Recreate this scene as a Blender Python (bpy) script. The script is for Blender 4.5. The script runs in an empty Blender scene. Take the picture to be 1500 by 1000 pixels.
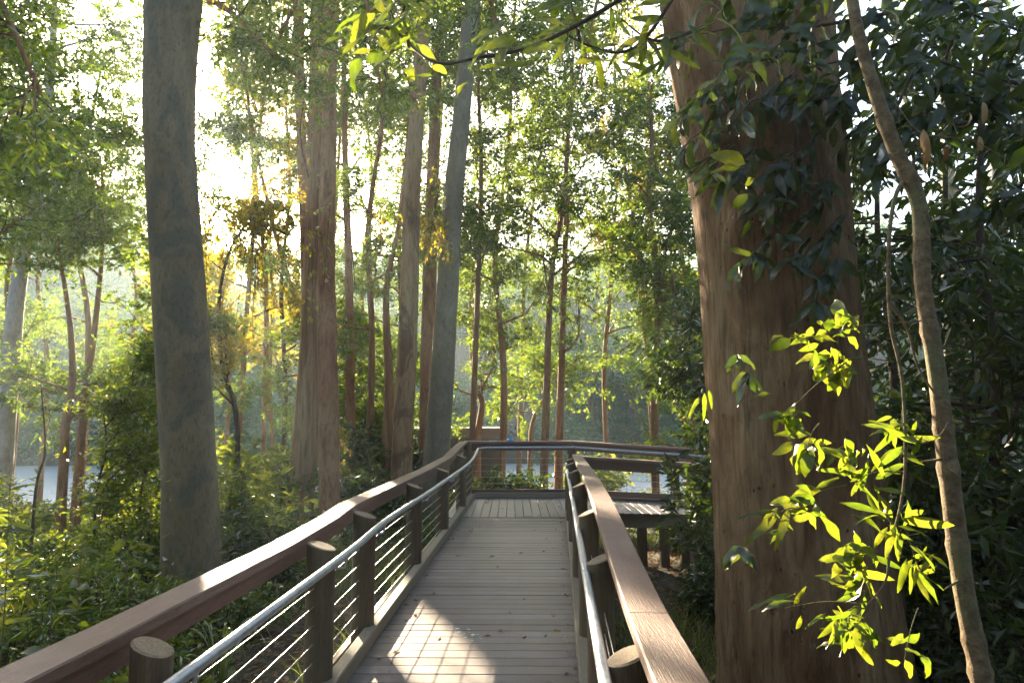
import bpy, math, random
import numpy as np
from math import radians, sin, cos, pi

# ------------------------------------------------------------------ camera, light, exposure
S = bpy.context.scene
C = S.collection
EYE = 1.63
PITCH = math.atan(0.1)
cam = bpy.data.cameras.new('camera')
cam.lens = 24.0
cam.sensor_width = 36.0
cam.clip_start = 0.05
cam.clip_end = 1200
cam_o = bpy.data.objects.new('camera', cam)
C.objects.link(cam_o)
cam_o.location = (0, 0, EYE)
cam_o.rotation_euler = (pi / 2 + PITCH, 0, 0)
S.camera = cam_o

SUN_AZ = radians(-24.3)          # measured from +Y towards +X
SUN_EL = radians(16.5)
sun_dir = np.array([sin(SUN_AZ) * cos(SUN_EL), cos(SUN_AZ) * cos(SUN_EL), sin(SUN_EL)])
w = bpy.data.worlds.new('World')
S.world = w
w.use_nodes = True
wn = w.node_tree
bg = wn.nodes['Background']
sky = wn.nodes.new('ShaderNodeTexSky')
sky.sky_type = 'NISHITA'
sky.sun_disc = False
sky.sun_elevation = SUN_EL
sky.sun_rotation = SUN_AZ
sky.air_density = 0.7
sky.dust_density = 3.0
sky.ozone_density = 0.6
wn.links.new(sky.outputs[0], bg.inputs[0])
bg.inputs[1].default_value = 0.10

sun = bpy.data.lights.new('sun', 'SUN')
sun.energy = 5.0
sun.angle = radians(0.5)
sun.color = (1.0, 0.83, 0.58)
sun_o = bpy.data.objects.new('sun', sun)
C.objects.link(sun_o)
sun_o.location = (-40, 90, 40)
from mathutils import Vector
sun_o.rotation_euler = Vector(tuple(-sun_dir)).to_track_quat('-Z', 'Y').to_euler()

S.view_settings.view_transform = 'Standard'
S.view_settings.look = 'None'
S.view_settings.gamma = 1.0
S.view_settings.use_curve_mapping = False
S.view_settings.exposure = 3.05

S.render.engine = 'CYCLES'
cy = S.cycles
cy.use_denoising = True
cy.max_bounces = 7
cy.diffuse_bounces = 3
cy.glossy_bounces = 2
cy.transmission_bounces = 4
cy.volume_bounces = 0
cy.transparent_max_bounces = 6
cy.caustics_reflective = False
cy.caustics_refractive = False
cy.sample_clamp_indirect = 6.0

# ------------------------------------------------------------------ layout helpers
def ray(px, py):
    x, y, z = (px - 750) / 1000, 1.0, (500 - py) / 1000
    return np.array([x, y * cos(PITCH) - z * sin(PITCH), y * sin(PITCH) + z * cos(PITCH)])

def at(px, py, Y):
    d = ray(px, py)
    return np.array([0, 0, EYE]) + d * (Y / d[1])

def nrm(v):
    v = np.asarray(v, float)
    n = np.linalg.norm(v, axis=-1, keepdims=True)
    return v / np.maximum(n, 1e-9)

class MB:
    """collects vertices and faces and links them as one mesh object"""
    def __init__(self):
        self.v, self.q, self.t, self.qm, self.tm, self.n = [], [], [], [], [], 0
    def add(self, V, Q=None, T=None, m=0):
        V = np.asarray(V, float).reshape(-1, 3)
        if Q is not None and len(Q):
            Q = np.asarray(Q, int).reshape(-1, 4)
            self.q.append(Q + self.n); self.qm.append(np.full(len(Q), m))
        if T is not None and len(T):
            T = np.asarray(T, int).reshape(-1, 3)
            self.t.append(T + self.n); self.tm.append(np.full(len(T), m))
        self.v.append(V); self.n += len(V)
    def box(self, c, s, m=0, rz=0.0):
        x, y, z = np.asarray(s, float) / 2
        V = np.array([[-x,-y,-z],[x,-y,-z],[x,y,-z],[-x,y,-z],[-x,-y,z],[x,-y,z],[x,y,z],[-x,y,z]])
        if rz:
            V = V @ np.array([[cos(rz), sin(rz), 0], [-sin(rz), cos(rz), 0], [0, 0, 1]])
        self.add(V + np.asarray(c), [[0,3,2,1],[4,5,6,7],[0,1,5,4],[1,2,6,5],[2,3,7,6],[3,0,4,7]], m=m)
    def sweep(self, pts, w_, h_, m=0, bev=0.0):
        """a board of width w_ and height h_ that follows pts (top centre line)"""
        P = np.asarray(pts, float)
        T = np.gradient(P, axis=0) if len(P) > 2 else np.repeat([P[1] - P[0]], 2, 0)
        T = nrm(T)
        side = nrm(np.stack([T[:, 1], -T[:, 0], np.zeros(len(T))], 1))
        up = np.array([0, 0, 1.0])
        b = bev
        prof = [(-w_/2, -h_), (w_/2, -h_), (w_/2, -b), (w_/2 - b, 0), (-w_/2 + b, 0), (-w_/2, -b)] if b else \
               [(-w_/2, -h_), (w_/2, -h_), (w_/2, 0), (-w_/2, 0)]
        k = len(prof)
        V = np.concatenate([[p + side[i] * a + up * z for a, z in prof] for i, p in enumerate(P)])
        Q = [[i*k + j, i*k + (j+1) % k, (i+1)*k + (j+1) % k, (i+1)*k + j] for i in range(len(P)-1) for j in range(k)]
        caps = []
        e = (len(P)-1)*k
        T3 = [[0, j+1, j] for j in range(1, k-1)] + [[e, e+j, e+j+1] for j in range(1, k-1)]
        self.add(V, Q, T3, m)
    def tube(self, pts, r, seg=6, m=0, rough=0.0, rng=None, cap=True, flute=0):
        P = np.asarray(pts, float); n = len(P)
        R = np.broadcast_to(np.asarray(r, float), (n,))
        T = nrm(np.gradient(P, axis=0)) if n > 2 else np.repeat(nrm([P[1]-P[0]]), n, 0)
        ref = np.array([0, 1.0, 0]) if abs(T[:, 2]).mean() > 0.6 else np.array([0, 0, 1.0])
        U = nrm(np.cross(T, ref)); W = np.cross(T, U)
        a = np.linspace(0, 2*pi, seg, endpoint=False)
        RR = np.repeat(R[:, None], seg, 1)
        if rough:
            ln = np.concatenate([[0], np.cumsum(np.linalg.norm(np.diff(P, axis=0), axis=1))])
            ph = rng.random(8) * 6.28
            d = sum(np.sin(kk*a[None] + ff*ln[:, None] + ph[i]) * am for i, (kk, ff, am) in enumerate(
                [(2, .9, .5), (3, 1.7, .4), (1, 2.3, .5), (5, .6, .35), (7, 3.1, .25), (4, 5., .2)]))
            RR = RR * (1 + rough * d) + rough * R[:, None] * .35 * rng.standard_normal((n, seg)) * .5
            if flute:
                RR = RR * (1 + .02 * np.sin(flute * a[None] + .8*np.sin(ln[:, None]*1.3)))
        V = P[:, None] + RR[..., None] * (U[:, None]*np.cos(a)[None, :, None] + W[:, None]*np.sin(a)[None, :, None])
        i, j = np.meshgrid(np.arange(n-1), np.arange(seg), indexing='ij')
        j2 = (j+1) % seg
        Q = np.stack([i*seg+j, i*seg+j2, (i+1)*seg+j2, (i+1)*seg+j], -1).reshape(-1, 4)
        V = V.reshape(-1, 3); T3 = []
        if cap:
            V = np.concatenate([V, P[:1], P[-1:]])
            c0, c1 = n*seg, n*seg+1
            T3 = [[c0, (k+1) % seg, k] for k in range(seg)] + [[c1, (n-1)*seg+k, (n-1)*seg+(k+1) % seg] for k in range(seg)]
        self.add(V, Q, T3, m)
    def mesh(self, name, mats, smooth=False):
        me = bpy.data.meshes.new(name)
        V = np.concatenate(self.v)
        Q = np.concatenate(self.q) if self.q else np.zeros((0, 4), int)
        T = np.concatenate(self.t) if self.t else np.zeros((0, 3), int)
        mi = np.concatenate(self.qm + self.tm)
        me.vertices.add(len(V)); me.vertices.foreach_set('co', V.ravel().astype(np.float32))
        lp = np.concatenate([Q.ravel(), T.ravel()])
        me.loops.add(len(lp)); me.loops.foreach_set('vertex_index', lp.astype(np.int32))
        st = np.concatenate([np.arange(len(Q))*4, len(Q)*4 + np.arange(len(T))*3])
        me.polygons.add(len(st)); me.polygons.foreach_set('loop_start', st.astype(np.int32))
        for m in (mats if isinstance(mats, (list, tuple)) else [mats]):
            me.materials.append(m)
        me.polygons.foreach_set('material_index', mi.astype(np.int32))
        me.polygons.foreach_set('use_smooth', np.full(len(st), smooth))
        me.update(calc_edges=True)
        return me
    def build(self, name, mats, parent=None, smooth=False):
        return link(name, self.mesh(name, mats, smooth), parent)

def link(name, data, parent=None, loc=None):
    o = bpy.data.objects.new(name, data)
    C.objects.link(o)
    if parent is not None: o.parent = parent
    if loc is not None: o.location = loc
    return o

def tag(o, label=None, cat=None, group=None, kind=None):
    if label: o['label'] = label
    if cat: o['category'] = cat
    if group: o['group'] = group
    if kind: o['kind'] = kind
    return o

def empty(name, label, cat, loc=(0, 0, 0), group=None, rz=0.0):
    o = link(name, None)
    o.location = loc; o.rotation_euler = (0, 0, rz)
    return tag(o, label, cat, group)

def copy_thing(o, label, loc, rz=0.0, sc=1.0, group=None):
    c = o.copy(); C.objects.link(c)
    c.location = loc; c.rotation_euler = (0, 0, rz); c.scale = (sc, sc, sc)
    c['label'] = label
    if group: c['group'] = group
    for ch in o.children:
        d = ch.copy(); C.objects.link(d); d.parent = c
    return c

# ------------------------------------------------------------------ materials
def mat(name):
    m = bpy.data.materials.new(name); m.use_nodes = True
    nt = m.node_tree; nt.nodes.clear()
    out = nt.nodes.new('ShaderNodeOutputMaterial')
    return m, nt, out

def N(nt, typ, **kw):
    n = nt.nodes.new(typ)
    for k, v in kw.items(): setattr(n, k, v)
    return n

def ramp(nt, fac, stops):
    r = N(nt, 'ShaderNodeValToRGB')
    while len(r.color_ramp.elements) < len(stops): r.color_ramp.elements.new(0.5)
    for e, (p, c) in zip(r.color_ramp.elements, stops):
        e.position = p; e.color = (*c, 1)
    nt.links.new(fac, r.inputs[0])
    return r.outputs[0]

def noise(nt, vec, scale, detail=4, rough=.55, dist=0.0):
    n = N(nt, 'ShaderNodeTexNoise')
    n.inputs['Scale'].default_value = scale; n.inputs['Detail'].default_value = detail
    n.inputs['Roughness'].default_value = rough; n.inputs['Distortion'].default_value = dist
    nt.links.new(vec, n.inputs['Vector'])
    return n.outputs[0]

def mapping(nt, scale, src='Object', loc=None):
    tc = N(nt, 'ShaderNodeTexCoord'); mp = N(nt, 'ShaderNodeMapping')
    mp.inputs['Scale'].default_value = scale
    nt.links.new(tc.outputs[src], mp.inputs[0])
    if loc is not None: nt.links.new(loc, mp.inputs[1])
    return mp.outputs[0]

def mixc(nt, fac, a, b, mode='MIX'):
    m = N(nt, 'ShaderNodeMix', data_type='RGBA', blend_type=mode)
    for i, v in ((0, fac), (6, a), (7, b)):
        if hasattr(v, 'is_linked'): nt.links.new(v, m.inputs[i])
        elif i == 0: m.inputs[0].default_value = v
        else: m.inputs[i].default_value = (*v, 1)
    return m.outputs[2]

def wood(name, dark, light, grain, rough=.55, rnd=.25, weather=None, bump=.25, ridges=None):
    m, nt, out = mat(name)
    oi = N(nt, 'ShaderNodeObjectInfo')
    off = N(nt, 'ShaderNodeVectorMath', operation='SCALE'); off.inputs[0].default_value = (37, 53, 71)
    nt.links.new(oi.outputs['Random'], off.inputs['Scale'])
    v = mapping(nt, grain, loc=off.outputs[0])
    n1 = noise(nt, v, 6, 6, .65, .4)
    col = ramp(nt, n1, [(.28, dark), (.72, light)])
    v2 = mapping(nt, (1, 1, 1), loc=off.outputs[0])
    n2 = noise(nt, v2, 2.2, 5, .6)
    if weather: col = mixc(nt, ramp(nt, n2, [(.42, (0, 0, 0)), (.72, (.75, .75, .75))]), col, weather)
    n3 = noise(nt, v2, 45, 3, .6)
    col = mixc(nt, ramp(nt, n3, [(.3, (.25, .25, .25)), (.45, (0, 0, 0))]), col, tuple(c*.45 for c in dark))
    hv = N(nt, 'ShaderNodeHueSaturation')
    mr = N(nt, 'ShaderNodeMapRange')
    mr.inputs[3].default_value = 1 - rnd; mr.inputs[4].default_value = 1 + rnd
    nt.links.new(oi.outputs['Random'], mr.inputs[0]); nt.links.new(mr.outputs[0], hv.inputs['Value'])
    nt.links.new(col, hv.inputs['Color'])
    b = N(nt, 'ShaderNodeBsdfPrincipled')
    nt.links.new(hv.outputs[0], b.inputs['Base Color'])
    rr = N(nt, 'ShaderNodeMapRange')
    rr.inputs[3].default_value = rough - .1; rr.inputs[4].default_value = rough + .15
    nt.links.new(n2, rr.inputs[0]); nt.links.new(rr.outputs[0], b.inputs['Roughness'])
    bp = N(nt, 'ShaderNodeBump'); bp.inputs['Strength'].default_value = bump; bp.inputs['Distance'].default_value = .004
    h = n1
    if ridges is not None:
        wv = N(nt, 'ShaderNodeTexWave', wave_type='BANDS', bands_direction=ridges[0])
        wv.inputs['Scale'].default_value = ridges[1]
        wv.inputs['Distortion'].default_value = .3
        tc = N(nt, 'ShaderNodeTexCoord'); nt.links.new(tc.outputs['Object'], wv.inputs['Vector'])
        ad = N(nt, 'ShaderNodeMath', operation='ADD')
        nt.links.new(n1, ad.inputs[0]); nt.links.new(wv.outputs[1], ad.inputs[1]); h = ad.outputs[0]
    nt.links.new(h, bp.inputs['Height']); nt.links.new(bp.outputs[0], b.inputs['Normal'])
    nt.links.new(b.outputs[0], out.inputs[0])
    return m

def bark(name, stops, stretch=(1, 1, .25), scale=5, patch=None, bump=.5, dist=.02, fine=22):
    m, nt, out = mat(name)
    v = mapping(nt, stretch)
    n1 = noise(nt, v, scale, 8, .62, .5)
    col = ramp(nt, n1, stops)
    v2 = mapping(nt, (1, 1, .6))
    if patch:
        n2 = noise(nt, v2, 2.2, 5, .6, .8)
        col = mixc(nt, ramp(nt, n2, [(.5, (0, 0, 0)), (.58, (.85, .85, .85))]), col, patch)
    n3 = noise(nt, v, fine, 5, .7)
    col = mixc(nt, ramp(nt, n3, [(.28, (.6, .6, .6)), (.5, (0, 0, 0))]), col, tuple(c*.4 for c in stops[0][1]))
    b = N(nt, 'ShaderNodeBsdfPrincipled'); b.inputs['Roughness'].default_value = .85
    b.inputs['Specular IOR Level'].default_value = .25
    nt.links.new(col, b.inputs['Base Color'])
    bp = N(nt, 'ShaderNodeBump'); bp.inputs['Strength'].default_value = bump; bp.inputs['Distance'].default_value = dist
    ad = N(nt, 'ShaderNodeMath', operation='ADD')
    nt.links.new(n1, ad.inputs[0]); nt.links.new(n3, ad.inputs[1])
    nt.links.new(ad.outputs[0], bp.inputs['Height']); nt.links.new(bp.outputs[0], b.inputs['Normal'])
    nt.links.new(b.outputs[0], out.inputs[0])
    return m

def leafm(name, refl, trans, tmix=.5, gloss=.08, grough=.4, per='island', veins=False):
    """refl / trans: colour lists the leaves are drawn from"""
    m, nt, out = mat(name)
    if per == 'island':
        rnd = N(nt, 'ShaderNodeNewGeometry').outputs['Random Per Island']
    else:
        rnd = N(nt, 'ShaderNodeObjectInfo').outputs['Random']
    k = len(refl)
    c1 = ramp(nt, rnd, [(i/(k-1), c) for i, c in enumerate(refl)])
    c2 = ramp(nt, rnd, [(i/(len(trans)-1), c) for i, c in enumerate(trans)])
    if veins:
        v = mapping(nt, (1, 1, 1)); n = noise(nt, v, 28, 3, .5)
        f = ramp(nt, n, [(.35, (.6, .6, .6)), (.65, (1, 1, 1))])
        c1 = mixc(nt, 1.0, c1, f, 'MULTIPLY'); c2 = mixc(nt, 1.0, c2, f, 'MULTIPLY')
    d = N(nt, 'ShaderNodeBsdfDiffuse'); t = N(nt, 'ShaderNodeBsdfTranslucent'); g = N(nt, 'ShaderNodeBsdfGlossy')
    g.inputs['Roughness'].default_value = grough
    g.inputs['Color'].default_value = (.85, .85, .8, 1)
    nt.links.new(c1, d.inputs[0]); nt.links.new(c2, t.inputs[0])
    mx = N(nt, 'ShaderNodeMixShader'); mx.inputs[0].default_value = tmix
    nt.links.new(d.outputs[0], mx.inputs[1]); nt.links.new(t.outputs[0], mx.inputs[2])
    mx2 = N(nt, 'ShaderNodeMixShader')
    lw = N(nt, 'ShaderNodeFresnel'); lw.inputs[0].default_value = 1.35
    ml = N(nt, 'ShaderNodeMath', operation='MULTIPLY_ADD'); ml.inputs[1].default_value = .2; ml.inputs[2].default_value = gloss*.3
    nt.links.new(lw.outputs[0], ml.inputs[0])
    nt.links.new(ml.outputs[0], mx2.inputs[0])
    nt.links.new(mx.outputs[0], mx2.inputs[1]); nt.links.new(g.outputs[0], mx2.inputs[2])
    nt.links.new(mx2.outputs[0], out.inputs[0])
    return m

def simple(name, col, rough=.6, metal=0.0, var=.2, scale=8, bump=0.0):
    m, nt, out = mat(name)
    v = mapping(nt, (1, 1, 1)); n = noise(nt, v, scale, 5, .6)
    c = ramp(nt, n, [(.3, tuple(x*(1-var) for x in col)), (.7, tuple(min(1, x*(1+var)) for x in col))])
    b = N(nt, 'ShaderNodeBsdfPrincipled'); b.inputs['Metallic'].default_value = metal
    nt.links.new(c, b.inputs['Base Color'])
    rr = N(nt, 'ShaderNodeMapRange'); rr.inputs[3].default_value = max(.05, rough-.1); rr.inputs[4].default_value = rough+.12
    nt.links.new(n, rr.inputs[0]); nt.links.new(rr.outputs[0], b.inputs['Roughness'])
    if bump:
        bp = N(nt, 'ShaderNodeBump'); bp.inputs['Strength'].default_value = bump; bp.inputs['Distance'].default_value = .01
        nt.links.new(n, bp.inputs['Height']); nt.links.new(bp.outputs[0], b.inputs['Normal'])
    nt.links.new(b.outputs[0], out.inputs[0])
    return m

M = {}
M['deck'] = wood('deck_wood', (.10, .074, .063), (.205, .16, .144), (1.2, 30, 30), .42, .22, (.25, .215, .21), .45)
M['deck_long'] = wood('landing_wood', (.105, .085, .078), (.21, .175, .168), (30, 1.2, 30), .42, .22, (.26, .235, .23), .45)
M['cap'] = wood('cap_wood', (.10, .050, .032), (.18, .098, .068), (40, 1.3, 20), .55, .15, (.225, .15, .12), .8)
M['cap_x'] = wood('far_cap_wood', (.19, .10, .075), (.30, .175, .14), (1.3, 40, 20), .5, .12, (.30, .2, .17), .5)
M['side'] = wood('side_board_wood', (.13, .065, .048), (.22, .12, .09), (30, 1.3, 30), .6, .15, None, .3)
M['post'] = wood('post_wood', (.08, .052, .028), (.18, .12, .068), (14, 14, .8), .8, .2, (.13, .11, .06), .8)
M['postcut'] = wood('post_end_grain', (.16, .10, .055), (.33, .23, .13), (18, 18, 18), .8, .2, (.20, .17, .12), .8)
M['kerb'] = wood('kerb_wood', (.15, .115, .075), (.29, .235, .165), (30, 1.5, 30), .75, .2, (.20, .20, .12), .6)
M['steel'] = simple('galvanised_steel', (.40, .43, .48), .42, .85, .22, 22, .08)
M['cable'] = simple('steel_cable', (.62, .60, .56), .35, .9, .1, 30)
M['screw'] = simple('screw_head', (.05, .045, .04), .5, .6)
M['gum'] = bark('grey_gum_bark', [(.25, (.15, .106, .056)), (.5, (.235, .178, .102)), (.78, (.315, .25, .15))], (1, 1, .45), 2.2, (.155, .14, .095), .6, .02, 30)
M['bluegum'] = bark('blue_grey_bark', [(.3, (.165, .14, .095)), (.6, (.24, .21, .145)), (.8, (.30, .27, .19))], (1, 1, .4), 3, (.185, .172, .105), .4, .015)
M['brown'] = bark('brown_fibrous_bark', [(.28, (.13, .062, .028)), (.5, (.31, .17, .085)), (.75, (.44, .27, .145))], (1, 1, .09), 9, None, .9, .03)
M['red'] = bark('reddish_bark', [(.28, (.14, .062, .030)), (.5, (.32, .16, .082)), (.75, (.45, .25, .14))], (1, 1, .3), 7, (.34, .19, .10), .7, .025)
M['tan'] = bark('tan_bark', [(.25, (.15, .078, .034)), (.46, (.35, .21, .105)), (.72, (.48, .325, .175))], (1, 1, .13), 5, (.17, .10, .058), 1.0, .04, 26)
M['sapling'] = bark('sapling_bark', [(.3, (.10, .065, .036)), (.7, (.30, .22, .13))], (1, 1, 1.3), 16, (.17, .17, .085), .8, .01, 60)
M['twig'] = bark('twig_bark', [(.3, (.06, .042, .03)), (.7, (.14, .10, .07))], (1, 1, 1), 8, None, .2, .005)
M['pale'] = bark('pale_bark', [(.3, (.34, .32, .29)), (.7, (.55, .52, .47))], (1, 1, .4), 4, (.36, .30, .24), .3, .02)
def big_bark():
    m, nt, out = mat('big_trunk_bark')
    v = mapping(nt, (1, 1, .1)); vm = mapping(nt, (1, 1, .38)); vv = mapping(nt, (1, 1, .6))
    st = noise(nt, v, 26, 8, .7, .6)                 # fine vertical striation
    mo = noise(nt, vm, 2.6, 7, .62, 1.1)             # broad mottling
    col = ramp(nt, mo, [(.30, (.085, .039, .015)), (.45, (.18, .10, .047)), (.60, (.28, .178, .09)), (.75, (.36, .255, .15))])
    dk = ramp(nt, st, [(.30, (.85, .85, .85)), (.52, (0, 0, 0))])
    col = mixc(nt, dk, col, (.055, .03, .017))
    pits = N(nt, 'ShaderNodeTexVoronoi'); pits.inputs['Scale'].default_value = 17
    pits.inputs['Randomness'].default_value = 1.0
    nt.links.new(vv, pits.inputs['Vector'])
    pd = ramp(nt, pits.outputs['Distance'], [(.06, (.8, .8, .8)), (.17, (0, 0, 0))])
    gate = ramp(nt, noise(nt, vv, 3.3, 3, .5), [(.5, (0, 0, 0)), (.6, (1, 1, 1))])
    pd = mixc(nt, 1.0, pd, gate, 'MULTIPLY')
    col = mixc(nt, pd, col, (.04, .022, .013))
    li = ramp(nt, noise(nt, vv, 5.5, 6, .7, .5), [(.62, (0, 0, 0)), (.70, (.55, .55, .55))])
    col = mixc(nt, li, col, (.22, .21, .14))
    b = N(nt, 'ShaderNodeBsdfPrincipled'); b.inputs['Roughness'].default_value = .88; b.inputs['Specular IOR Level'].default_value = .2
    nt.links.new(col, b.inputs['Base Color'])
    h = N(nt, 'ShaderNodeMath', operation='MULTIPLY_ADD'); h.inputs[1].default_value = .55
    nt.links.new(st, h.inputs[0]); nt.links.new(mo, h.inputs[2])
    h2 = N(nt, 'ShaderNodeMath', operation='SUBTRACT'); nt.links.new(h.outputs[0], h2.inputs[0]); nt.links.new(pd, h2.inputs[1])
    bp = N(nt, 'ShaderNodeBump'); bp.inputs['Strength'].default_value = 1.0; bp.inputs['Distance'].default_value = .05
    nt.links.new(h2.outputs[0], bp.inputs['Height']); nt.links.new(bp.outputs[0], b.inputs['Normal'])
    nt.links.new(b.outputs[0], out.inputs[0])
    return m
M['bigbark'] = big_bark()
G_ = lambda *a: list(a)
M['leaf'] = leafm('leaf_mid', G_((.035, .06, .014), (.055, .09, .02), (.085, .115, .03)), G_((.14, .25, .016), (.22, .33, .02), (.38, .41, .025)), .55, .06)
M['leaf_gold'] = leafm('leaf_gold', G_((.06, .085, .015), (.10, .11, .02), (.14, .11, .02)), G_((.36, .38, .03), (.55, .46, .03), (.6, .36, .03)), .62, .05)
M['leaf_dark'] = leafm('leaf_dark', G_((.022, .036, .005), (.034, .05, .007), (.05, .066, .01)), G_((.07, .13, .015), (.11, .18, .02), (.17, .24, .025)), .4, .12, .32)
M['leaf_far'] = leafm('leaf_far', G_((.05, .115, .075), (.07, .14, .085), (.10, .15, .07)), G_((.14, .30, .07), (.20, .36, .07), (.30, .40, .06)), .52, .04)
M['leaf_shrub'] = leafm('leaf_shrub', G_((.035, .065, .015), (.06, .095, .02), (.09, .12, .025)), G_((.18, .27, .016), (.28, .36, .02), (.44, .43, .03)), .5, .1, .35)
M['leaf_big'] = leafm('leaf_big', G_((.035, .06, .012), (.05, .085, .018), (.075, .11, .02)), G_((.22, .34, .015), (.34, .44, .02), (.46, .48, .03)), .55, .09, .33, 'object', True)
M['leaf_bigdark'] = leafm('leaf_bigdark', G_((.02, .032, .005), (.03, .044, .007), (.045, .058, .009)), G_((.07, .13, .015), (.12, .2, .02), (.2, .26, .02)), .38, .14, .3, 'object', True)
M['dry'] = leafm('leaf_dry', G_((.14, .075, .035), (.22, .13, .06), (.30, .2, .11)), G_((.3, .12, .03), (.4, .2, .05), (.4, .25, .08)), .3, .03)
M['dry_obj'] = leafm('leaf_dry_single', G_((.12, .07, .03), (.30, .20, .10), (.48, .38, .25)), G_((.3, .12, .03), (.4, .2, .05), (.4, .25, .08)), .25, .03, .4, 'object')
M['grass'] = leafm('grass_blade', G_((.05, .09, .02), (.08, .12, .03), (.14, .14, .06)), G_((.2, .3, .03), (.3, .38, .04), (.36, .36, .08)), .5, .06)

# ------------------------------------------------------------------ terrain, water
def ground_z(X, Y):
    X = np.asarray(X, float); Y = np.asarray(Y, float)
    near = -.58 - .030*np.clip(Y-3, 0, None) - .02*np.clip(-X-2, 0, 30) + .025*np.clip(X-2, 0, 30)
    drop = np.clip((Y - 19 - .06*X) / 7, 0, 1); drop = drop*drop*(3-2*drop)
    near = near*(1-drop) + (-3.4)*drop
    far = np.clip((Y - 52 - 2.5*np.sin(X*.07) - 1.3*np.sin(X*.21+1)) / 90, -.1, 1.4)
    hill = np.where(far > 0, 1.2*np.clip(far*12, 0, 1) + far*20*(1 + .12*np.sin(X*.035+.6)), far*10)
    z = near + np.where(Y > 46, hill + np.clip((Y-46)/8, 0, 1)*.9, 0)
    z = z + .05*np.sin(X*1.3+Y*.7)*np.clip(1-Y/40, 0, 1) + .03*np.sin(X*2.9-Y*2.1)*np.clip(1-Y/40, 0, 1)
    return z

m, nt, out = mat('forest_floor')
v = mapping(nt, (1, 1, 1))
n1 = noise(nt, v, 1.1, 6, .6); n2 = noise(nt, v, 16, 8, .75)
col = ramp(nt, n2, [(.3, (.035, .022, .014)), (.5, (.10, .065, .045)), (.7, (.20, .135, .095))])
col = mixc(nt, ramp(nt, n1, [(.45, (0, 0, 0)), (.62, (.7, .7, .7))]), col, (.05, .07, .022))
b = N(nt, 'ShaderNodeBsdfPrincipled'); b.inputs['Roughness'].default_value = .95
nt.links.new(col, b.inputs['Base Color'])
bp = N(nt, 'ShaderNodeBump'); bp.inputs['Strength'].default_value = .8; bp.inputs['Distance'].default_value = .05
nt.links.new(n2, bp.inputs['Height']); nt.links.new(bp.outputs[0], b.inputs['Normal']); nt.links.new(b.outputs[0], out.inputs[0])
M['floor'] = m

xs = np.concatenate([np.linspace(-125, -14, 60), np.linspace(-13.5, 13.5, 90), np.linspace(14, 125, 60)])
ys = np.concatenate([np.linspace(-24, -1, 16), np.linspace(-.5, 28, 100), np.linspace(29, 190, 90)])
GX, GY = np.meshgrid(xs, ys, indexing='ij')
GV = np.stack([GX, GY, ground_z(GX, GY)], -1).reshape(-1, 3)
i, j = np.meshgrid(np.arange(len(xs)-1), np.arange(len(ys)-1), indexing='ij')
k = len(ys)
mb = MB(); mb.add(GV, np.stack([i*k+j, (i+1)*k+j, (i+1)*k+j+1, i*k+j+1], -1).reshape(-1, 4))
tag(mb.build('ground', M['floor'], smooth=True), 'forest floor of leaf litter and soil sloping down to the lake', None, None, 'structure')

m, nt, out = mat('lake_water')
v = mapping(nt, (.7, 1.8, 1))
n1 = noise(nt, v, 2.2, 5, .6, .3)
b = N(nt, 'ShaderNodeBsdfPrincipled'); b.inputs['Base Color'].default_value = (.52, .54, .50, 1)
b.inputs['Roughness'].default_value = .5; b.inputs['IOR'].default_value = 1.5
b.inputs['Specular IOR Level'].default_value = .9
bp = N(nt, 'ShaderNodeBump'); bp.inputs['Strength'].default_value = 1.0; bp.inputs['Distance'].default_value = .6
nt.links.new(n1, bp.inputs['Height']); nt.links.new(bp.outputs[0], b.inputs['Normal']); nt.links.new(b.outputs[0], out.inputs[0])
M['water'] = m
mb = MB(); mb.add([[-120, 16, -2.5], [120, 16, -2.5], [120, 62, -2.5], [-120, 62, -2.5]], [[0, 1, 2, 3]])
tag(mb.build('lake', M['water']), 'pale still lake water behind the trees', None, None, 'structure')

# ------------------------------------------------------------------ boardwalk deck
LK = lambda y: -1.14 + .036*y       # inner foot of the left kerb
RK = lambda y: .12 + .065*y         # inner foot of the right kerb
deck = tag(link('boardwalk', None), 'timber boardwalk deck of grooved brown planks leading to a landing', None, None, 'structure')
rng = np.random.default_rng(3)
y = -1.6; PITCHB = .140
while y < 10.55:
    yc = y + PITCHB/2
    x0, x1 = LK(yc) - .16, RK(yc) + .14
    mb = MB()
    wdt = .1345
    hw = (x1-x0)/2
    # plank profile with two shallow grooves along it
    pr = [(-wdt/2, -.028), (wdt/2, -.028), (wdt/2, -.003), (wdt/2-.004, 0), (-wdt/2+.004, 0), (-wdt/2, -.003)]
    kk = len(pr)
    V = [[sx*hw, a, b_] for sx in (-1, 1) for a, b_ in pr]
    Q = [[jj, jj + kk, (jj+1) % kk + kk, (jj+1) % kk] for jj in range(kk)]
    T = [[0, jj, jj+1] for jj in range(1, kk-1)] + [[kk, kk+jj+1, kk+jj] for jj in range(1, kk-1)]
    mb.add(V, Q, T)
    an = np.linspace(0, 2*pi, 7)[:-1]
    for fx in (.09, .36, .64, .91):
        for fy in (-.3, .3):
            cx_, cy2 = -hw + 2*hw*fx, wdt*fy
            mb.add([[cx_ + .0045*cos(q), cy2 + .0045*sin(q), .0007] for q in an], None, [[0, 1, 2], [0, 2, 3], [0, 3, 4], [0, 4, 5]], 1)
    o = mb.build('plank', [M['deck'], M['screw']], deck)
    o.location = ((x0+x1)/2, yc, rng.normal(0, .0008))
    o.rotation_euler = (rng.normal(0, .003), rng.normal(0, .0006), rng.normal(-.012, .0008))
    y += PITCHB
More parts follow.
